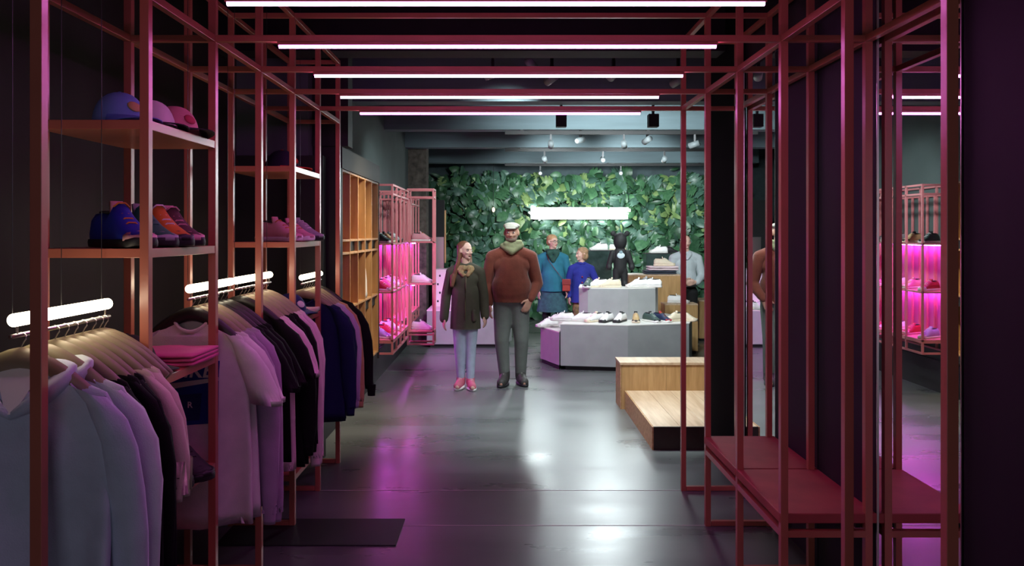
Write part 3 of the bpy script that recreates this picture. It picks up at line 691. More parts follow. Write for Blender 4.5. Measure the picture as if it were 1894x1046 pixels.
# ------------------------------------------------------------------ blobs (continuous bodies)
def blob(name, parts, m, parent=None, vox=.009, smooth=4, dec=None):
    mb = MB()
    for p in parts:
        if p[0] == 'e': mb.ell(p[1], p[2], 16, 10, p[3] if len(p) > 3 else None)
        else:
            _, a, ra, b_, rb = p[:5]; a = Vector(a); b_ = Vector(b_); d = (b_-a); L = d.length or 1e-6; d /= L
            u = d.orthogonal().normalized(); v = d.cross(u); rings = []
            fx = p[5] if len(p) > 5 else 1.0      # flattening in y
            for t_ in (80,60,40,20,0):
                rings.append((a-d*ra*math.sin(R(t_)), ra*math.cos(R(t_))))
            n_ = max(1, int(L/.03))
            for i in range(1, n_): rings.append((a+d*L*i/n_, ra+(rb-ra)*i/n_))
            for t_ in (0,20,40,60,80): rings.append((b_+d*rb*math.sin(R(t_)), rb*math.cos(R(t_))))
            rg = []
            for c_, r_ in rings:
                q = []
                for k in range(16):
                    o_ = u*math.cos(2*PI*k/16)*r_+v*math.sin(2*PI*k/16)*r_; o_.y *= fx; q.append(c_+o_)
                rg.append(q)
            mb.loft(rg)
    o = mb.build(name, m)
    r_ = o.modifiers.new('r', 'REMESH'); r_.mode = 'VOXEL'; r_.voxel_size = vox
    if smooth: s_ = o.modifiers.new('s', 'SMOOTH'); s_.iterations = smooth; s_.factor = .5
    dg = bpy.context.evaluated_depsgraph_get(); me = bpy.data.meshes.new_from_object(o.evaluated_get(dg))
    old = o.data; bpy.data.objects.remove(o); bpy.data.meshes.remove(old)
    me.name = name
    for p in me.polygons: p.use_smooth = True
    if not me.materials: me.materials.append(m)
    q = bpy.data.objects.new(name, me); C.objects.link(q)
    if parent: q.parent = parent
    return q
def V(*a): return Vector(a)
skin = mat('skin', (.55,.30,.21), .55, var=.06, vs=20); skin2 = mat('fair_skin', (.68,.42,.33), .55, var=.05, vs=20)
dark = mat('eye_dark', (.02,.015,.012), .2); eyew = mat('eye_white', (.75,.72,.7), .2); lipm = mat('lips', (.42,.13,.11), .5)
def human(t, H, sk, hips=.05, sh=.115, arms=None, legs=None, yaw=0, pitch=0, stout=1., headk=1.):
    """standing on z=0 facing -Y. returns joint dict; builds one continuous body mesh plus eyes and mouth"""
    J = dict(pel=V(0,0,.53*H), waist=V(0,-.0,.61*H), chest=V(0,0,.72*H), nb=V(0,.0,.82*H), neck=V(0,-.008*H,.865*H))
    for s_, n_ in ((-1,'R'),(1,'L')):       # R: image left
        J['sh'+n_] = V(s_*sh*H,0,.790*H); J['el'+n_] = V(s_*(sh+.03)*H,.01*H,.63*H); J['wr'+n_] = V(s_*(sh+.04)*H,-.02*H,.485*H)
        J['hip'+n_] = V(s_*hips*H,0,.50*H); J['kn'+n_] = V(s_*(hips+.004)*H,-.012*H,.28*H); J['an'+n_] = V(s_*(hips+.006)*H,.015*H,.048*H)
    if arms: J.update({k: V(*v) for k, v in arms.items()})
    if legs: J.update({k: V(*v) for k, v in legs.items()})
    hc = V(0,-.012*H,.932*H); k = .118*H/.2*headk     # head scale: k = 1 for 1.69 m
    rot = (Matrix.Rotation(yaw, 3, 'Z') @ Matrix.Rotation(pitch, 3, 'X'))
    hp = lambda x, y, z: hc+rot @ V(x*k, y*k, z*k)
    P = []
    A = lambda a, ra, b_, rb, f=1.: P.append(('c', a, ra, b_, rb, f))
    A(J['pel']+V(-.035*H,0,0), .050*H, J['pel']+V(.035*H,0,0), .050*H, .85); A(J['pel'], .06*H, J['waist'], .058*H, .85)
    A(J['waist'], .062*H*stout, J['chest'], .066*H, .8); A(J['chest']+V(-.03*H,0,0), .052*H, J['chest']+V(.03*H,0,0), .052*H, .8)
    A(J['shR'], .022*H, J['shL'], .022*H, .9); A(J['chest'], .055*H, J['nb'], .036*H, .8); A(J['nb'], .026*H, J['shR'], .020*H); A(J['nb'], .026*H, J['shL'], .020*H); A(J['nb'], .036*H, J['neck'], .031*H)
    A(J['neck'], .031*H, hc+V(0,.01,-.02), .03*H)
    for n_ in 'RL':
        s_ = -1 if n_ == 'R' else 1
        A(J['sh'+n_], .023*H, J['el'+n_], .020*H); A(J['el'+n_], .022*H, J['wr'+n_], .015*H)
        A(J['hip'+n_], .044*H, J['kn'+n_], .026*H); A(J['kn'+n_], .026*H, J['kn'+n_]*.6+J['an'+n_]*.4, .026*H); A(J['kn'+n_]*.6+J['an'+n_]*.4, .026*H, J['an'+n_], .018*H)
        an = J['an'+n_]; fa = V(s_*.02*H*1.0,-.095*H,0); A(V(an.x,an.y+.01*H,.025*H), .022*H, V(an.x,an.y,.025*H)+fa, .018*H)
        # hand
        w_ = J['wr'+n_]; d = J.get('hd'+n_) or (w_-J['el'+n_]).normalized(); d = d.normalized()
        sd = J.get('hs'+n_) or V(0,-1,0); sd = (sd-d*sd.dot(d)).normalized(); nb_ = d.cross(sd)
        pl = .052*H; kk = w_+d*pl
        for o_ in (-1,-.33,.33,1): A(w_+sd*o_*.007*H, .011*H, kk+sd*o_*.017*H, .0075*H)
        for o_, ln in ((1.05,.034),(.36,.040),(-.34,.037),(-1.02,.029)):
            b0 = kk+sd*o_*.017*H; b1 = b0+(d*.94+nb_*.2*s_)*ln*.55*H; b2 = b1+(d*.75+nb_*.6*s_)*ln*.5*H
            A(b0, .0062*H, b1, .0056*H); A(b1, .0056*H, b2, .0048*H)
        th0 = w_+d*.012*H+sd*.014*H; th1 = th0+(d*.6+sd*.75).normalized()*.026*H; th2 = th1+(d*.9+sd*.35).normalized()*.020*H
        A(th0, .0085*H, th1, .0068*H); A(th1, .0068*H, th2, .0055*H)
    E = lambda c, r_: P.append(('e', hp(*c), tuple(q*k for q in r_), rot))
    E((0,.012,.028), (.072,.088,.078)); E((0,-.018,-.012), (.061,.066,.075)); E((0,-.035,-.060), (.042,.042,.038)); E((0,-.070,-.082), (.018,.014,.014))
    P.append(('c', hp(0,-.082,.006), .008*k, hp(0,-.099,-.028), .0125*k)); E((-.012,-.085,-.03), (.009,.01,.008)); E((.012,-.085,-.03), (.009,.01,.008))
    E((0,-.074,.022), (.045,.016,.009)); E((-.030,-.062,-.022), (.02,.02,.018)); E((.030,-.062,-.022), (.02,.02,.018)); E((0,-.078,-.052), (.022,.010,.007))
    for s_ in (-1, 1): E((s_*.074,.005,-.004), (.010,.020,.030))
    blob('body', P, sk, t, vox=.008, smooth=3)
    for s_ in (-1, 1):
        MB().ell(hp(s_*.029,-.078,.004), (.012*k,.008*k,.007*k), 10, 6, rot).build('eye', eyew, t, True)
        MB().ell(hp(s_*.029,-.085,.004), (.0055*k,.003*k,.0055*k), 8, 5, rot).build('pupil', dark, t, True)
        MB().ell(hp(s_*.030,-.084,.022), (.017*k,.005*k,.003*k), 8, 5, rot).build('eyebrow', mat('brow', (.12,.07,.04), .8), t, True)
    MB().ell(hp(0,-.087,-.052), (.021*k,.006*k,.006*k), 10, 6, rot).build('mouth', lipm, t, True)
    J['hp'] = hp; J['k'] = k; J['rot'] = rot; J['hc'] = hc
    return J
def shoes(t, J, H, m, ms, sc=1., up=.06):
    for n_, s_ in (('R',-1),('L',1)):
        an = J['an'+n_]; dx = s_*.02*H; z0 = .002
        blob('shoe', [('c',V(an.x,an.y+.014*H,.036*H),.028*H*sc,V(an.x+dx,an.y-.085*H,.028*H),.024*H*sc),('c',an+V(0,.004*H,-.01),.029*H*sc,an+V(0,.004*H,up),.030*H*sc),('c',V(an.x+dx*.4,an.y-.03*H,.045*H),.024*H*sc,V(an.x+dx,an.y-.085*H,.026*H),.02*H*sc)], m, t, vox=.009)
        MB().loft([[(an.x+dx*max(0,-(y_)/.1)+xx*ww, an.y+y_*H, z) for xx in (-1,1)] + [] for y_, ww in ()]) if 0 else None
        a = []; ns = 14
        for z, g in ((z0,0),(.026,.002)):
            ring = []
            for i in range(ns*2):
                th = 2*PI*i/(ns*2); ly = -.036*H+(.066*H*sc+g)*math.cos(th); wx = (.029*H*sc+g)*math.sin(th)
                ring.append((an.x+wx+dx*(-(ly)/(.085*H) if ly < 0 else 0), an.y+ly, z))
            a.append(ring)
        MB().loft(a).build('shoe_sole', ms, t, True)
        lc = MB()
        for i in range(4):
            f = i/3; y_ = an.y-.03*H-.034*H*f; z_ = .072*H-.020*H*f; x_ = an.x+dx*(.35+.4*f)
            lc.tube([(x_-.014*H,y_,z_-.008),(x_,y_-.006,z_),(x_+.014*H,y_,z_-.008)], .003, 5)
        lc.build('laces', mat('shoelace', (.7,.65,.6), .8), t, True)
def cl(name, m, t, P, vox=.011, smooth=5, cut=None):
    o = blob(name, P, m, t, vox, smooth)
    if cut is not None:
        bm = bmesh.new(); bm.from_mesh(o.data)
        g = bmesh.ops.bisect_plane(bm, geom=bm.verts[:]+bm.edges[:]+bm.faces[:], plane_co=(0,0,cut), plane_no=(0,0,-1), clear_outer=True)
        ed = [e for e in g['geom_cut'] if isinstance(e, bmesh.types.BMEdge)]
        try: bmesh.ops.holes_fill(bm, edges=ed, sides=0)
        except Exception: pass
        bm.to_mesh(o.data); bm.free()
    return o
def sleeve(m, t, J, n, ra, rb, rc, dw=(0,0,.02)):
    sh_ = J['sh'+n]; s_ = 1 if n == 'L' else -1
    return cl('sleeve', m, t, [('c',sh_+V(-s_*.05,0,.0),ra*.92,sh_+V(0,0,-.02),ra),('c',sh_+V(0,0,-.02),ra,J['el'+n],rb),('c',J['el'+n],rb,J['wr'+n]+V(*dw),rc)])
def trap(J, r0, r1, H): return [('c',J['nb']+V(0,0,.006*H),r0+.010,J['sh'+n_]+V(0,0,-.006*H),r1+.008) for n_ in 'RL']
# --- man in rust sweater
t = thing('person', 'stout man in a rust sweater, flat cap and green scarf, one hand at his pocket', 'person', (.070,8.52,0))
H = 1.735
J = human(t, H, skin, hips=.056, sh=.120, yaw=R(-6), stout=1.12,
  arms=dict(elL=(.275,.03,1.075), wrL=(.200,-.115,.915), hdL=(-.45,-.15,-.88), hsL=(-.8,-.3,.1), elR=(-.265,.04,1.075), wrR=(-.235,-.03,.86), hdR=(0,-.1,-1), hsR=(.3,-1,0)),
  legs=dict(knR=(-.105,-.05,.48), anR=(-.075,-.03,.085), knL=(.105,-.03,.48), anL=(.098,.02,.085)))
rust = mat('rust_knit', (.19,.044,.024), .9, var=.12, vs=12, bump=.25, bs=90, sheen=.2)
cl('sweater', rust, t, trap(J,.07,.062,H)+[('c',V(-.11,0,1.27),.10,V(.11,0,1.27),.10,.95),('c',V(0,0,1.26),.165,V(0,-.03,1.06),.20,.88),('c',V(-.03,-.03,1.04),.185,V(.03,-.03,1.04),.185,.95),('c',V(-.035,-.015,.98),.17,V(-.035,-.01,.80),.15,.9),('c',V(.035,-.015,.98),.17,V(.035,-.01,.80),.15,.9)], cut=.885)
sleeve(rust, t, J, 'L', .072, .066, .046, (.015,.02,.03)); sleeve(rust, t, J, 'R', .072, .066, .046, (0,0,.03))
for n_ in 'RL':
    d_ = (J['wr'+n_]-J['el'+n_]).normalized(); c_ = J['wr'+n_]+V(.012 if n_ == 'L' else 0,.015 if n_ == 'L' else 0,.03 if n_ == 'R' else .025)
    cl('cuff', rust, t, [('c',c_-d_*.01,.045,c_+d_*.025,.037)], .008, 2)
trou = mat('grey_green_trousers', (.13,.145,.13), .85, var=.1, vs=10, bump=.2, bs=50)
cl('trousers', trou, t, [('c',V(-.07,.0,.90),.13,V(.07,0,.90),.13,.95),('c',V(-.085,0,.84),.115,J['knR'],.078),('c',J['knR'],.078,J['anR']+V(0,.01,.03),.060),('c',V(.085,0,.84),.115,J['knL'],.078),('c',J['knL'],.078,J['anL']+V(0,.01,.03),.060)], cut=.075)
shoes(t, J, H, mat('dark_grey_boot', (.045,.042,.038), .6), sK, 1.15)
scf = mat('olive_scarf', (.30,.32,.17), .9, var=.2, vs=14, bump=.3, bs=60)
cl('scarf', scf, t, [('c',V(.07*math.cos(R(a)),.065*math.sin(R(a))-.01,1.475+.012*math.sin(R(a*2))),.038,V(.07*math.cos(R(a+30)),.065*math.sin(R(a+30))-.01,1.475),.038) for a in range(0,360,30)]
   +[('c',V(-.09,-.05,1.48),.034,V(0,-.105,1.42),.036),('c',V(0,-.105,1.42),.036,V(.10,-.05,1.485),.034),('c',V(-.06,-.08,1.505),.028,V(.09,-.06,1.52),.028)], .009, 3)
hp, k, rot = J['hp'], J['k'], J['rot']
cl('flat_cap', mat('pale_grey_cap', (.52,.50,.42), .9, bump=.1, bs=120), t, [('e',hp(0,.008,.072),(.088*k,.105*k,.038*k),rot @ Matrix.Rotation(R(-6),3,'X')),('e',hp(0,-.055,.062),(.072*k,.055*k,.026*k),rot),('e',hp(0,-.090,.046),(.058*k,.035*k,.009*k),rot)], .007, 3)
cl('beard', mat('grey_beard', (.20,.13,.10), .95, bump=.3, bs=80), t, [('e',hp(0,-.050,-.072),(.05*k,.048*k,.030*k),rot),('c',hp(-.06,-.02,-.03),.012*k,hp(-.035,-.055,-.075),.02*k),('c',hp(.06,-.02,-.03),.012*k,hp(.035,-.055,-.075),.02*k)], .006, 3)
cl('hair', mat('brown_grey_hair', (.12,.08,.06), .9), t, [('e',hp(0,.035,.015),(.077*k,.07*k,.06*k),rot)], .008)
# --- girl in parka
t = thing('person', 'long-haired girl in an olive parka, light jeans and pink sneakers walking beside the man', 'person', (-.415,8.37,0))
H = 1.535
J = human(t, H, skin2, hips=.050, sh=.098, yaw=R(42), headk=1.02,
  arms=dict(elR=(-.205,.03,.955), wrR=(-.225,-.02,.73), hdR=(0,-.1,-1), hsR=(.3,-1,0), elL=(.190,.02,.955), wrL=(.205,-.01,.76), hdL=(.05,-.1,-1), hsL=(-.3,-1,0)),
  legs=dict(knR=(-.065,-.03,.43), anR=(-.045,-.05,.075), knL=(.06,-.03,.43), anL=(.055,-.09,.075)))
park = mat('olive_parka', (.062,.058,.036), .85, var=.12, vs=8, bump=.5, bs=25)
cl('parka', park, t, trap(J,.055,.05,H)+[('c',V(-.08,0,1.14),.075,V(.08,0,1.14),.075,.98),('c',V(0,0,1.14),.125,V(0,0,.98),.125,.85),('c',V(-.03,0,1.0),.115,V(-.05,0,.55),.115,.95),('c',V(.03,0,1.0),.115,V(.05,0,.55),.115,.95),('c',V(0,0,1.0),.12,V(0,0,.55),.125,.95)], .01, 4, cut=.615)
sleeve(park, t, J, 'R', .058, .055, .048, (0,0,-.01)); sleeve(park, t, J, 'L', .058, .055, .048, (0,0,-.01))
cl('parka_pocket', park, t, [('c',V(.09,-.095,.80),.026,V(.095,-.098,.72),.028)], .006, 2)
MB().tube([(.01,-.105,1.17),(.008,-.122,1.05),(.005,-.128,.9),(.005,-.13,.72)], .006, 6).build('zip_placket', mat('khaki_trim', (.12,.11,.05), .7), t, True)
cl('fur_collar', mat('tan_fur', (.36,.24,.12), 1., var=.3, vs=40, bump=.6, bs=60), t, [('c',V(.075*math.cos(R(a)),.065*math.sin(R(a))-.005,1.25),.032,V(.075*math.cos(R(a+40)),.065*math.sin(R(a+40))-.005,1.25),.032) for a in range(-60,260,40)]+[('c',V(.07,-.05,1.24),.03,V(.03,-.10,1.18),.022),('c',V(-.07,-.05,1.24),.03,V(-.02,-.10,1.18),.022)], .009, 2)
jean = mat('light_blue_jeans', (.36,.42,.52), .8, var=.1, vs=12, bump=.15, bs=60)
cl('jeans', jean, t, [('c',V(-.065,0,.72),.08,J['knR'],.056),('c',J['knR'],.056,J['anR']+V(0,0,.03),.042),('c',V(.065,0,.72),.08,J['knL'],.056),('c',J['knL'],.056,J['anL']+V(0,0,.03),.042),('c',V(-.05,0,.76),.09,V(.05,0,.76),.09)])
shoes(t, J, H, mat('pink_canvas', (.55,.14,.20), .8), sW, 1.05, up=.02)
hp, k, rot = J['hp'], J['k'], J['rot']
hairb = mat('chestnut_hair', (.17,.07,.035), .55, var=.3, vs=30, stretch=(4,4,.6), bump=.3, bs=60)
cl('hair', hairb, t, [('e',hp(0,.028,.042),(.080*k,.090*k,.072*k),rot),('e',hp(0,.045,-.02),(.075*k,.06*k,.09*k),rot),('c',hp(-.072,.02,.02),.020*k,hp(-.080,.02,-.11),.026*k),('c',hp(-.080,.02,-.11),.026*k,V(-.115,-.05,1.16),.030),('c',V(-.125,-.05,1.16),.035,V(-.135,-.075,1.07),.022),
    ('c',hp(.068,.02,.02),.024*k,hp(.075,.01,-.10),.026*k),('c',hp(.075,.01,-.10),.026*k,V(.055,-.07,1.2),.024),('c',hp(0,.06,-.06),.05*k,V(-.02,.08,1.12),.05),('c',V(-.09,.02,1.25),.04,V(-.11,.03,1.1),.03)], .008, 3)
# --- woman in teal
t = thing('person', 'short-haired woman in a teal sweater, green scarf and dark teal skirt', 'person', (.68,11.36,0))
H = 1.60
J = human(t, H, skin2, hips=.052, sh=.108, yaw=R(35),
  arms=dict(elR=(-.215,.03,1.01), wrR=(-.20,-.03,.80), hdR=(0,-.1,-1), hsR=(.3,-1,0), elL=(.225,.0,1.02), wrL=(.20,-.10,.83), hdL=(0,-.2,-1), hsL=(-.3,-1,0)))
teal = mat('teal_knit', (.022,.16,.235), .9, var=.12, vs=9, bump=.25, bs=70)
cl('sweater', teal, t, trap(J,.06,.055,H)+[('c',V(-.09,0,1.17),.085,V(.09,0,1.17),.085,.98),('c',V(0,0,1.16),.15,V(0,-.02,1.02),.17,.88),('c',V(0,-.02,1.0),.175,V(0,-.01,.70),.175,.92)], cut=.79)
sleeve(teal, t, J, 'R', .062, .056, .042); sleeve(teal, t, J, 'L', .062, .056, .042)
rings = []
for z, a, b_ in ((.90,.155,.12),(.80,.18,.14),(.68,.20,.15),(.58,.215,.16),(.50,.225,.165)):
    rings.append([(a*math.cos(2*PI*q/40)*(1+.03*math.sin(q*PI/40*12)*(.9-z)*2.5), b_*math.sin(2*PI*q/40)*(1+.04*math.sin(q*PI/40*12)*(.9-z)*2.5), z) for q in range(40)])
MB().loft(rings, False).build('skirt', mat('dark_teal_skirt', (.028,.075,.10), .9, vs=20, col2=(.05,.13,.16), bump=.1), t, True)
legm = mat('black_leggings', (.008,.008,.009), .8)
cl('leggings', legm, t, [('c',V(-.08,0,.7),.075,J['knR'],.060),('c',J['knR'],.060,J['anR']+V(0,0,.05),.040),('c',V(.08,0,.7),.075,J['knL'],.060),('c',J['knL'],.060,J['anL']+V(0,0,.05),.040)])
shoes(t, J, H, mat('red_brown_boot', (.22,.045,.03), .55), sK, 1.1, up=.12)
cl('scarf', mat('dark_green_scarf', (.02,.065,.05), .9, var=.4, vs=18, bump=.3, bs=50), t, [('c',V(.07*math.cos(R(a)),.065*math.sin(R(a)),1.35),.04,V(.07*math.cos(R(a+30)),.065*math.sin(R(a+30)),1.35),.04) for a in range(0,360,30)]+[('c',V(-.06,-.08,1.33),.035,V(0,-.12,1.22),.03),('c',V(.06,-.08,1.33),.035,V(0,-.12,1.22),.03)], .01, 3)
hp, k, rot = J['hp'], J['k'], J['rot']
cl('hair', mat('short_blond_hair', (.50,.27,.14), .8, var=.25, vs=30, bump=.3, bs=80), t, [('e',hp(0,.022,.045),(.080*k,.092*k,.070*k),rot),('e',hp(0,.045,-.01),(.074*k,.062*k,.06*k),rot)], .008, 3)
gl = MB()
for s_ in (-1, 1): gl.tube([hp(s_*.031+.022*math.cos(2*PI*q/16), -.094, .003+.016*math.sin(2*PI*q/16)) for q in range(16)], .0022*k, 5, closed=True)
gl.tube([hp(-.01,-.096,.006), hp(.01,-.096,.006)], .002*k, 5)
for s_ in (-1, 1): gl.tube([hp(s_*.053,-.094,.006), hp(s_*.072,-.02,.004)], .002*k, 5)
gl.build('glasses', blackm, t, True)
bg = thing('shoulder_bag', 'small red shoulder bag on a long strap at the hip of the woman in teal', 'bag', (.68,11.36,0))
redl = mat('red_leather', (.36,.035,.025), .45)
MB().prism([(.125,-.215),(.235,-.215),(.235,-.165),(.125,-.165)], .80, .97).build('bag_body', redl, bg, bevel=.012)
MB().prism([(.12,-.222),(.24,-.222),(.24,-.214),(.12,-.214)], .89, .972).build('flap', mat('red_leather_dark', (.25,.02,.02), .45), bg, bevel=.004)
MB().tube([(-.09,-.07,1.325),(-.06,-.155,1.22),(.02,-.185,1.11),(.12,-.195,.98),(.13,-.19,.95)], .007, 6, flat=.6).build('strap', mat('maroon_strap', (.12,.02,.03), .5), bg, True)
# --- child in blue coat
t = thing('person', 'fair-haired child in a bright blue coat looking towards the woman in teal', 'person', (1.085,11.3,0))
H = 1.41
J = human(t, H, skin2, hips=.05, sh=.098, yaw=R(-62), headk=1.1,
   arms=dict(elR=(-.19,.02,.92), wrR=(-.18,-.04,.72), hdR=(0,-.1,-1), hsR=(.3,-1,0), elL=(.20,-.02,.95), wrL=(.22,-.16,.86), hdL=(.1,-1,-.2), hsL=(-1,0,.2)))
bc = mat('blue_wool_coat', (.020,.028,.26), .9, var=.1, vs=10, bump=.2, bs=70)
cl('coat', bc, t, trap(J,.05,.048,H)+[('c',V(-.07,0,1.05),.07,V(.07,0,1.05),.07,.98),('c',V(0,0,1.04),.115,V(0,0,.9),.12,.9),('c',V(-.02,0,.95),.115,V(-.045,0,.55),.125,.95),('c',V(.02,0,.95),.115,V(.045,0,.55),.125,.95)], .01, cut=.635)
sleeve(bc, t, J, 'R', .056, .052, .042, (0,0,.01)); sleeve(bc, t, J, 'L', .056, .052, .042, (0,0,0))
cl('coat_collar', bc, t, [('c',V(.055*math.cos(R(a)),.05*math.sin(R(a)),1.185),.022,V(.055*math.cos(R(a+40)),.05*math.sin(R(a+40)),1.185),.022) for a in range(-60,240,40)], .008, 2)
for z in (1.0,.92,.84): MB().ell((.0,-.118,z), (.012,.006,.012), 10, 5).build('button', mat('red_button', (.3,.02,.03), .4), t, True)
tanl = mat('tan_patterned_leggings', (.38,.24,.10), .8, vs=25, col2=(.12,.08,.05))
cl('leggings', tanl, t, [('c',V(-.06,0,.62),.07,J['knR'],.05),('c',J['knR'],.05,J['anR']+V(0,0,.03),.038),('c',V(.06,0,.62),.07,J['knL'],.05),('c',J['knL'],.05,J['anL']+V(0,0,.03),.038)])
shoes(t, J, H, sK, sK, 1.05)
hp, k, rot = J['hp'], J['k'], J['rot']
cl('hair', mat('fair_brown_hair', (.40,.24,.13), .7, var=.25, vs=30, bump=.3, bs=70), t, [('e',hp(0,.024,.042),(.083*k,.094*k,.074*k),rot),('e',hp(0,.045,-.03),(.080*k,.068*k,.075*k),rot),('c',hp(.06,.0,-.01),.028*k,hp(.06,.0,-.06),.02*k),('c',hp(-.06,.0,-.01),.028*k,hp(-.06,.0,-.06),.02*k)], .008, 3)
# --- shop assistant
t = thing('person', 'shop assistant in a pale grey hoodie and black trousers with hands clasped', 'person', (2.63,11.6,0))
H = 1.59
J = human(t, H, skin2, hips=.052, sh=.112, yaw=R(8),
   arms=dict(elR=(-.235,.0,.99), wrR=(-.06,-.18,.93), hdR=(.85,-.3,-.25), hsR=(0,-.3,1), elL=(.235,.0,.99), wrL=(.10,-.185,.91), hdL=(-.9,-.25,-.2), hsL=(0,-.2,1)))
gh = mat('pale_grey_fleece', (.50,.55,.57), .9, var=.05, vs=8, bump=.2, bs=40)
cl('hoodie', gh, t, trap(J,.06,.058,H)+[('c',V(-.09,0,1.16),.085,V(.09,0,1.16),.085,.98),('c',V(0,0,1.15),.145,V(0,0,1.0),.155,.88),('c',V(0,0,1.0),.16,V(0,0,.75),.16,.92)], cut=.84)
cl('hood', gh, t, [('c',V(.08*math.cos(R(a)),.07*math.sin(R(a))+.01,1.315),.034,V(.08*math.cos(R(a+40)),.07*math.sin(R(a+40))+.01,1.315),.034) for a in range(-50,230,40)]+[('c',V(-.06,-.05,1.31),.03,V(0,-.11,1.24),.022),('c',V(.06,-.05,1.31),.03,V(0,-.11,1.24),.022)], .01, 3)
sleeve(gh, t, J, 'R', .066, .062, .046, (-.03,.02,0)); sleeve(gh, t, J, 'L', .066, .062, .046, (.03,.02,0))
cl('trousers', legm, t, [('c',V(-.05,0,.80),.10,V(.05,0,.80),.10,.9),('c',V(-.08,0,.75),.10,J['knR'],.072),('c',J['knR'],.072,J['anR']+V(0,0,.04),.05),('c',V(.08,0,.75),.10,J['knL'],.072),('c',J['knL'],.072,J['anL']+V(0,0,.04),.05)])
shoes(t, J, H, sK, sW, 1.05)
hp, k, rot = J['hp'], J['k'], J['rot']
cl('hair', mat('light_brown_hair', (.22,.12,.065), .7, var=.25, vs=30, bump=.3, bs=70), t, [('e',hp(0,.026,.038),(.080*k,.090*k,.072*k),rot),('e',hp(0,.05,-.02),(.072*k,.05*k,.06*k),rot),('c',hp(-.07,.01,0),.018*k,hp(-.085,-.01,-.12),.022*k),('c',hp(-.085,-.01,-.12),.022*k,hp(-.09,-.04,-.18),.014*k)], .008, 3)
# --- bear figure (plain generic)
t = thing('bear_figure', 'all-black bear-shaped figure with a pale round patch, standing on the stacked plinth', 'figure', (1.478,10.22,.935))
bkf = mat('black_flock', (.006,.006,.007), .7)
blob('body', [('c',V(-.052,0,.03),.042,V(-.048,0,.20),.050),('c',V(.052,0,.03),.042,V(.048,0,.20),.050),('c',V(-.052,-.03,.03),.036,V(-.052,-.01,.03),.04),('c',V(.052,-.03,.03),.036,V(.052,-.01,.03),.04),
   ('c',V(0,0,.22),.085,V(0,0,.42),.085,.75),('c',V(-.10,0,.43),.036,V(-.145,-.01,.27),.036),('c',V(.10,0,.43),.036,V(.145,-.01,.27),.036),('c',V(-.145,-.01,.26),.04,V(-.145,-.02,.24),.04),('c',V(.145,-.01,.26),.04,V(.145,-.02,.24),.04),
   ('e',V(0,0,.575),(.088,.085,.115)),('e',V(-.088,0,.675),(.036,.022,.038)),('e',V(.088,0,.675),(.036,.022,.038))], bkf, t, .008, 3)
MB().ell((0,-.064,.395), (.05,.008,.040), 20, 8).build('patch', mat('pale_patch', (.50,.58,.62), .6), t, True)
MB().ell((0,-.066,.435), (.024,.007,.022), 16, 8).build('patch', mat('grey_patch', (.16,.24,.27), .6), t, True)

# ------------------------------------------------------------------ ceiling tracks, lamps
for i, (y, x0_, x1_) in enumerate(((9.40,0.0,3.4),(11.36,0.0,3.6),(13.85,0.0,3.6))):
    t = thing('light_track', ['black ceiling light track nearest of the three over the plinths','middle black ceiling light track over the plinths','farthest black ceiling light track, before the plant wall'][i], 'light track', (0,y+.06,2.805), 0, 'ceiling light tracks')
    MB().box((x0_,-.018,-.02), (x1_,.018,.02)).build('track', blackm, t)
    for x in (x0_+.2, (x0_+x1_)/2, x1_-.2): MB().box((x-.02,-.012,.02), (x+.02,.012,.036)).build('clip', blackm, t)
headT = None
def head(loc, aim, label, watt, ang=55, rgb=SPOT_RGB, rad=.12):
    global headT
    if loc[2] == CEIL: loc = (loc[0], loc[1], CEIL-.30); stem = True
    else: stem = False
    first = headT is None
    if first:
        headT = thing('spotlight', 'x', 'spotlight')
        MB().box((-.012,-.012,-.10), (.012,.012,0)).build('arm', metald, headT); MB().tube([(0,.05,-.10),(0,-.07,-.135)], .036, 14).build('lamp_head', mat('grey_lamp_head', (.20,.23,.24), .5), headT, True)
        MB().tube([(0,-.0705,-.1352),(0,-.072,-.1357)], .028, 12).build('lens', emitter('lamp_lens', SPOT_RGB, 1.5), headT, True)
    d = Vector(aim)-Vector(loc)
    o = place(headT, loc, math.atan2(d.x, -d.y), label, 1, first, group='spotlights')
    l = spot((loc[0]+d.normalized().x*.12, loc[1]+d.normalized().y*.12, loc[2]-.17), aim, watt, ang, rgb, rad)
    l.name = 'lamp_light'
    if stem: box('stem', (-.010,-.010,0), (.010,.010,.30), metald, o)
    return o
TR = lambda px, y: ((px-934)*y/1473, y+.12, 2.785)
head(TR(1020,9.34), (1.0,14.9,1.9), 'grey spotlight on the nearest track, the left one', 420, 48)
head(TR(1157,9.34), (2.6,14.9,1.9), 'grey spotlight on the nearest track, the middle one', 420, 52)
head(TR(1290,9.34), (1.4,9.9,.5), 'grey spotlight on the nearest track, the right one', 90, 60)
head(TR(1008,11.30), (1.2,15.2,2.3), 'grey spotlight on the middle track, the left one', 120, 65)
head(TR(1117,11.30), (1.0,6.2,0), 'grey spotlight on the middle track, the middle one', 130, 62, rad=.35)
head(TR(1232,11.30), (2.6,15.2,2.2), 'grey spotlight on the middle track, the right one', 150, 80)
head(TR(1000,13.79), (.5,11.4,1.), 'grey spotlight on the farthest track, the left one', 80, 80)
head(TR(1150,13.79), (1.2,6.5,.2), 'grey spotlight on the farthest track, the right one', 130, 60, rad=.35)
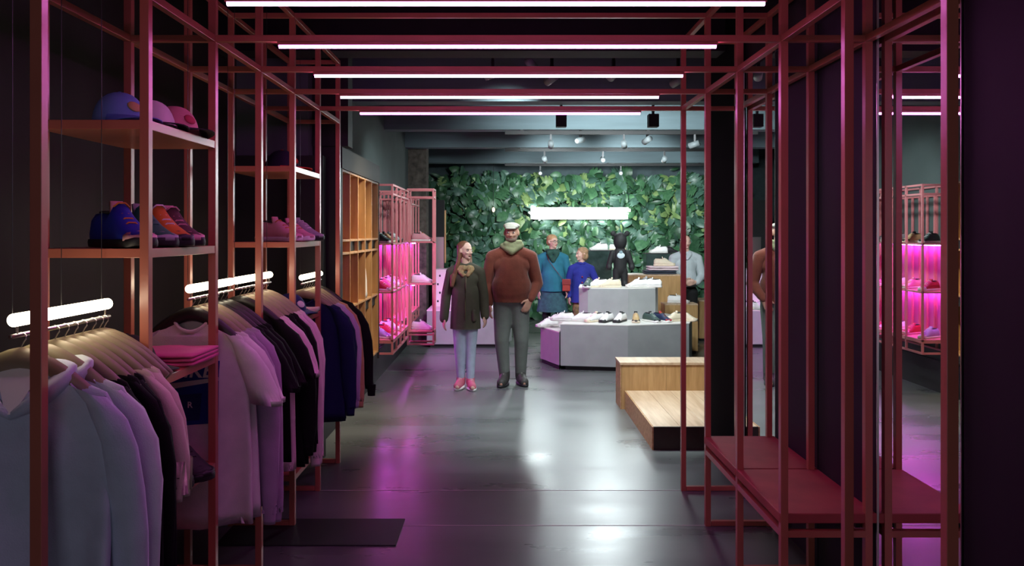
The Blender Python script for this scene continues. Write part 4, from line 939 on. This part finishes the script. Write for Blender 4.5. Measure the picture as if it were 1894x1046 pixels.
for px, lab, aim in ((1038,'black box with an added flood lamp, left of the other under the beam', (.8,11.4,1.4)),(1208,'black box with an added flood lamp, right of the other under the beam',(2.0,11.6,1.6))):
    y = 7.75; x = (px-934)*y/1473
    t = thing('added_flood', lab, 'added_flood', (x,y,2.86), 0, 'black boxes with added flood lamps')
    MB().box((-.012,-.012,-.10), (.012,.012,.49)).build('hanger_rod', blackm, t); MB().box((-.05,-.05,-.215), (.05,.05,-.09)).build('housing', blackm, t, bevel=.006)
    MB().box((-.04,.0505,-.205), (.04,.0515,-.10)).build('lens', emitter('flood_lens', SPOT_RGB, 2), t)
    l = spot((x,y+.07,2.71), (1.1+(px-1038)/170*1.1, 10.4, 1.5), 230, 125, blend=.9)  # flood lamp added to the black box to brighten beams and plinth fronts
head((.9,6.6,CEIL), (.75,7.2,0), 'added grey spotlight hanging over the open floor before the oak platform', 330, 75)  # added lamp, put in to brighten the open floor
head((1.9,6.4,CEIL), (1.85,6.9,.2), 'added grey spotlight hanging over the oak platform', 95, 75)  # added lamp, lifts the platform boards
head((.2,6.2,CEIL), (.5,6.9,0), 'added grey spotlight on the dark ceiling before the walking man', 130, 80)  # added lamp, more light on the floor in front of the man
head((-.1,6.6,CEIL), (-1.3,6.8,1.25), 'added grey spotlight aimed at the oak cabinet', 260, 60, rgb=(1,.82,.55))  # added warm lamp, brightens the cabinet wood
head((.9,9.5,2.84), (.0,8.5,1.2), 'added grey spotlight behind and above the walking man', 120, 50)  # added rim lamp for the man's cap and shoulders
head((1.7,9.5,2.84), (.85,11.3,1.1), 'added grey spotlight aimed at the woman in teal', 90, 50)  # added lamp to lift the woman out of the dark
head((3.3,9.5,2.84), (2.6,11.6,1.1), 'added grey spotlight aimed at the shop assistant', 80, 45)  # added lamp for the assistant's face
head((.4,6.8,CEIL), (-1.2,9.2,1.5), 'added grey spotlight aimed at the pink display racks', 230, 60)  # added lamp, brightens the upper part of the racks
head((1.5,6.9,CEIL), (.3,8.6,1.0), 'added grey spotlight on the dark ceiling right of the walking man', 30, 45)  # added weak fill lamp for the man's right side

# ------------------------------------------------------------------ plant wall
def leaf_mesh(kind, rnd):
    """leaf in XZ plane, stem at origin, tip towards -Z, curved"""
    out = []
    if kind == 0:     # monstera, notched
        n_ = 22
        for i in range(n_+1):
            a = PI*i/n_; rr = .5*(math.sin(a)**.6)*(1.0 if i % 4 != 2 else .48)
            out.append((rr, .12-1.05*(1-math.cos(a))/2))
    elif kind == 1:   # heart
        for i in range(13): a = PI*i/12; out.append((.42*math.sin(a)**.8*(1.1-.35*i/12), .14*math.sin(a*1)*(1 if i < 4 else 0)-(i/12)**1.25))
    elif kind == 2:   # lance
        for i in range(9): a = i/8; out.append((.17*math.sin(PI*a)**.8, -1.25*a))
    else:             # oval
        for i in range(11): a = i/10; out.append((.30*math.sin(PI*a**.85)**.8, -.95*a))
    vs, fs = [], []
    for (x, z) in out:
        dr = .22*(z**2); fl = .18*abs(x)
        vs += [(-x, -dr*-1*.6-fl*0+abs(x)*.25, z), (0, dr*.6, z), (x, dr*.6*1+abs(x)*.25, z)]
    vs = [(x, -.25*(1-math.exp(-abs(z)*2))+.35*z*z*.5+.3*abs(x), z) for x, _, z in vs]
    m_ = len(out)
    for i in range(m_-1):
        a = i*3; fs += [(a,a+1,a+4,a+3),(a+1,a+2,a+5,a+4)]
    return vs, fs
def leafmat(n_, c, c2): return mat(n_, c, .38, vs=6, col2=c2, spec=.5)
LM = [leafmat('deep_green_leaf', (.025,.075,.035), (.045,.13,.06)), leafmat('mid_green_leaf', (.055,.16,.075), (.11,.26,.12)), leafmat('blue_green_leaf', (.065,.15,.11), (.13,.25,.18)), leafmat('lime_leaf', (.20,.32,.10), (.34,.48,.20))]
pw = thing('plant_wall', 'wall of glossy green climbing leaves behind the plinths', 'plant wall', (0,14.85,0))
PX0, PX1 = -1.55, 4.6
box('backing', (PX0,.30,0), (PX1,.46,2.62), mat('dark_soil_felt', (.006,.010,.006), .95), pw)
def topz(x): return 2.62+.22*noise.noise(Vector((x*1.7,3,1)))+.10*noise.noise(Vector((x*6,1,1)))
variants = []
for k in range(4):
    vs, fs = leaf_mesh(k, random)
    for mi, m in enumerate(LM):
        me = bpy.data.meshes.new('leaf'); me.from_pydata(vs, [], fs); me.materials.append(m)
        for p in me.polygons: p.use_smooth = True
        variants.append(me)
def insign(x, z): return .36 < x < 2.30 and 1.84 < z < 2.12
rnd = random.Random(3)
n_ = 0
while n_ < 290:
    x = rnd.uniform(PX0+.6, 3.95); z = rnd.uniform(.75, 2.75)
    if z > topz(x) or (insign(x, z)): continue
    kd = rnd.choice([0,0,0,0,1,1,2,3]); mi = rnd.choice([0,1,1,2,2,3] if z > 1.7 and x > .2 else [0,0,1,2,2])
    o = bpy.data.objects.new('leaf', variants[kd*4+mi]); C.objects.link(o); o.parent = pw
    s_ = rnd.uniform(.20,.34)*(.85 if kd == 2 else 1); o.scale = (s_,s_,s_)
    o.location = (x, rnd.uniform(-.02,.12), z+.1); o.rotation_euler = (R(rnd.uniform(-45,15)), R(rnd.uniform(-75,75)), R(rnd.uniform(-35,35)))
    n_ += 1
for mi, m in enumerate(LM):
    mb = MB(); N_ = [1500,1300,1100,260][mi]; c_ = 0
    while c_ < N_:
        x = rnd.uniform(PX0, PX1); z = rnd.uniform(.0, 2.85)
        if z > topz(x)+.02 or (insign(x, z) and rnd.random() < .75): continue
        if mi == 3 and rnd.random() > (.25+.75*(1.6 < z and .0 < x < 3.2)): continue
        c_ += 1
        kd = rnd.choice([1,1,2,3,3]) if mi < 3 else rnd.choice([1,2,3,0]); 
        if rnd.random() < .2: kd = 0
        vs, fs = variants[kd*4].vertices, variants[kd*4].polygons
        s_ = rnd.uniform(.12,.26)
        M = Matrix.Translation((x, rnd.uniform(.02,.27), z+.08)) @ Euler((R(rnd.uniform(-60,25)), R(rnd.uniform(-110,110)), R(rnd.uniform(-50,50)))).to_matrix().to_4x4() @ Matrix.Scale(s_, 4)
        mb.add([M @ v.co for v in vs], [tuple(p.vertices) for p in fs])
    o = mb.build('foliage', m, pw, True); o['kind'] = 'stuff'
t = thing('neon_sign', 'glowing white illuminated lettering sign mounted on the plant wall', 'sign', (0,14.72,0))
mb = MB()
sx0, sx1 = .50, 2.27
pts = []
N_ = 150
for i in range(N_+1):
    f = i/N_; pts.append((sx0+(sx1-sx0)*f+.05*math.sin(f*2*PI*11), .02*math.sin(f*40), 1.975+.075*math.cos(f*2*PI*11)*(.9+.1*math.sin(f*19))))
mb.tube([(p[0], p[1], p[2]) for p in pts], .017, 6)
mb.build('neon_tube', signm, t, True)
mb = MB()
pts = [(sx0-.06,.03,2.0),(sx0+.05,.03,1.93),(sx0+.25,.03,1.905),(sx0+.8,.03,1.92),(sx0+1.3,.03,1.915),(sx1,.03,1.92)]
mb.tube(pts, [.012,.03,.032,.028,.026,.020], 8)
mb.tube([(p[0]+.05,.03,p[2]+.115) for p in pts], [.015,.026,.026,.026,.026,.024], 8)
mb.build('neon_tube', signm, t, True)
box('mounting_board', (sx0-.02,.06,1.87), (sx1+.02,.075,2.09), mat('clear_white_acrylic', (.8,.8,.82), .2), t)
t = thing('pendant_bulb', 'small glowing bulb among the leaves left of the neon sign', 'bulb', (-.21,14.6,2.0))
MB().tube([(0,0,.06),(0,0,1.35)], .004, 6).build('cord', blackm, t); MB().ell((0,0,.04), (.026,.026,.045), 12, 8).build('bulb_glass', emitter('bulb', (1,.7,.5), 3), t, True)
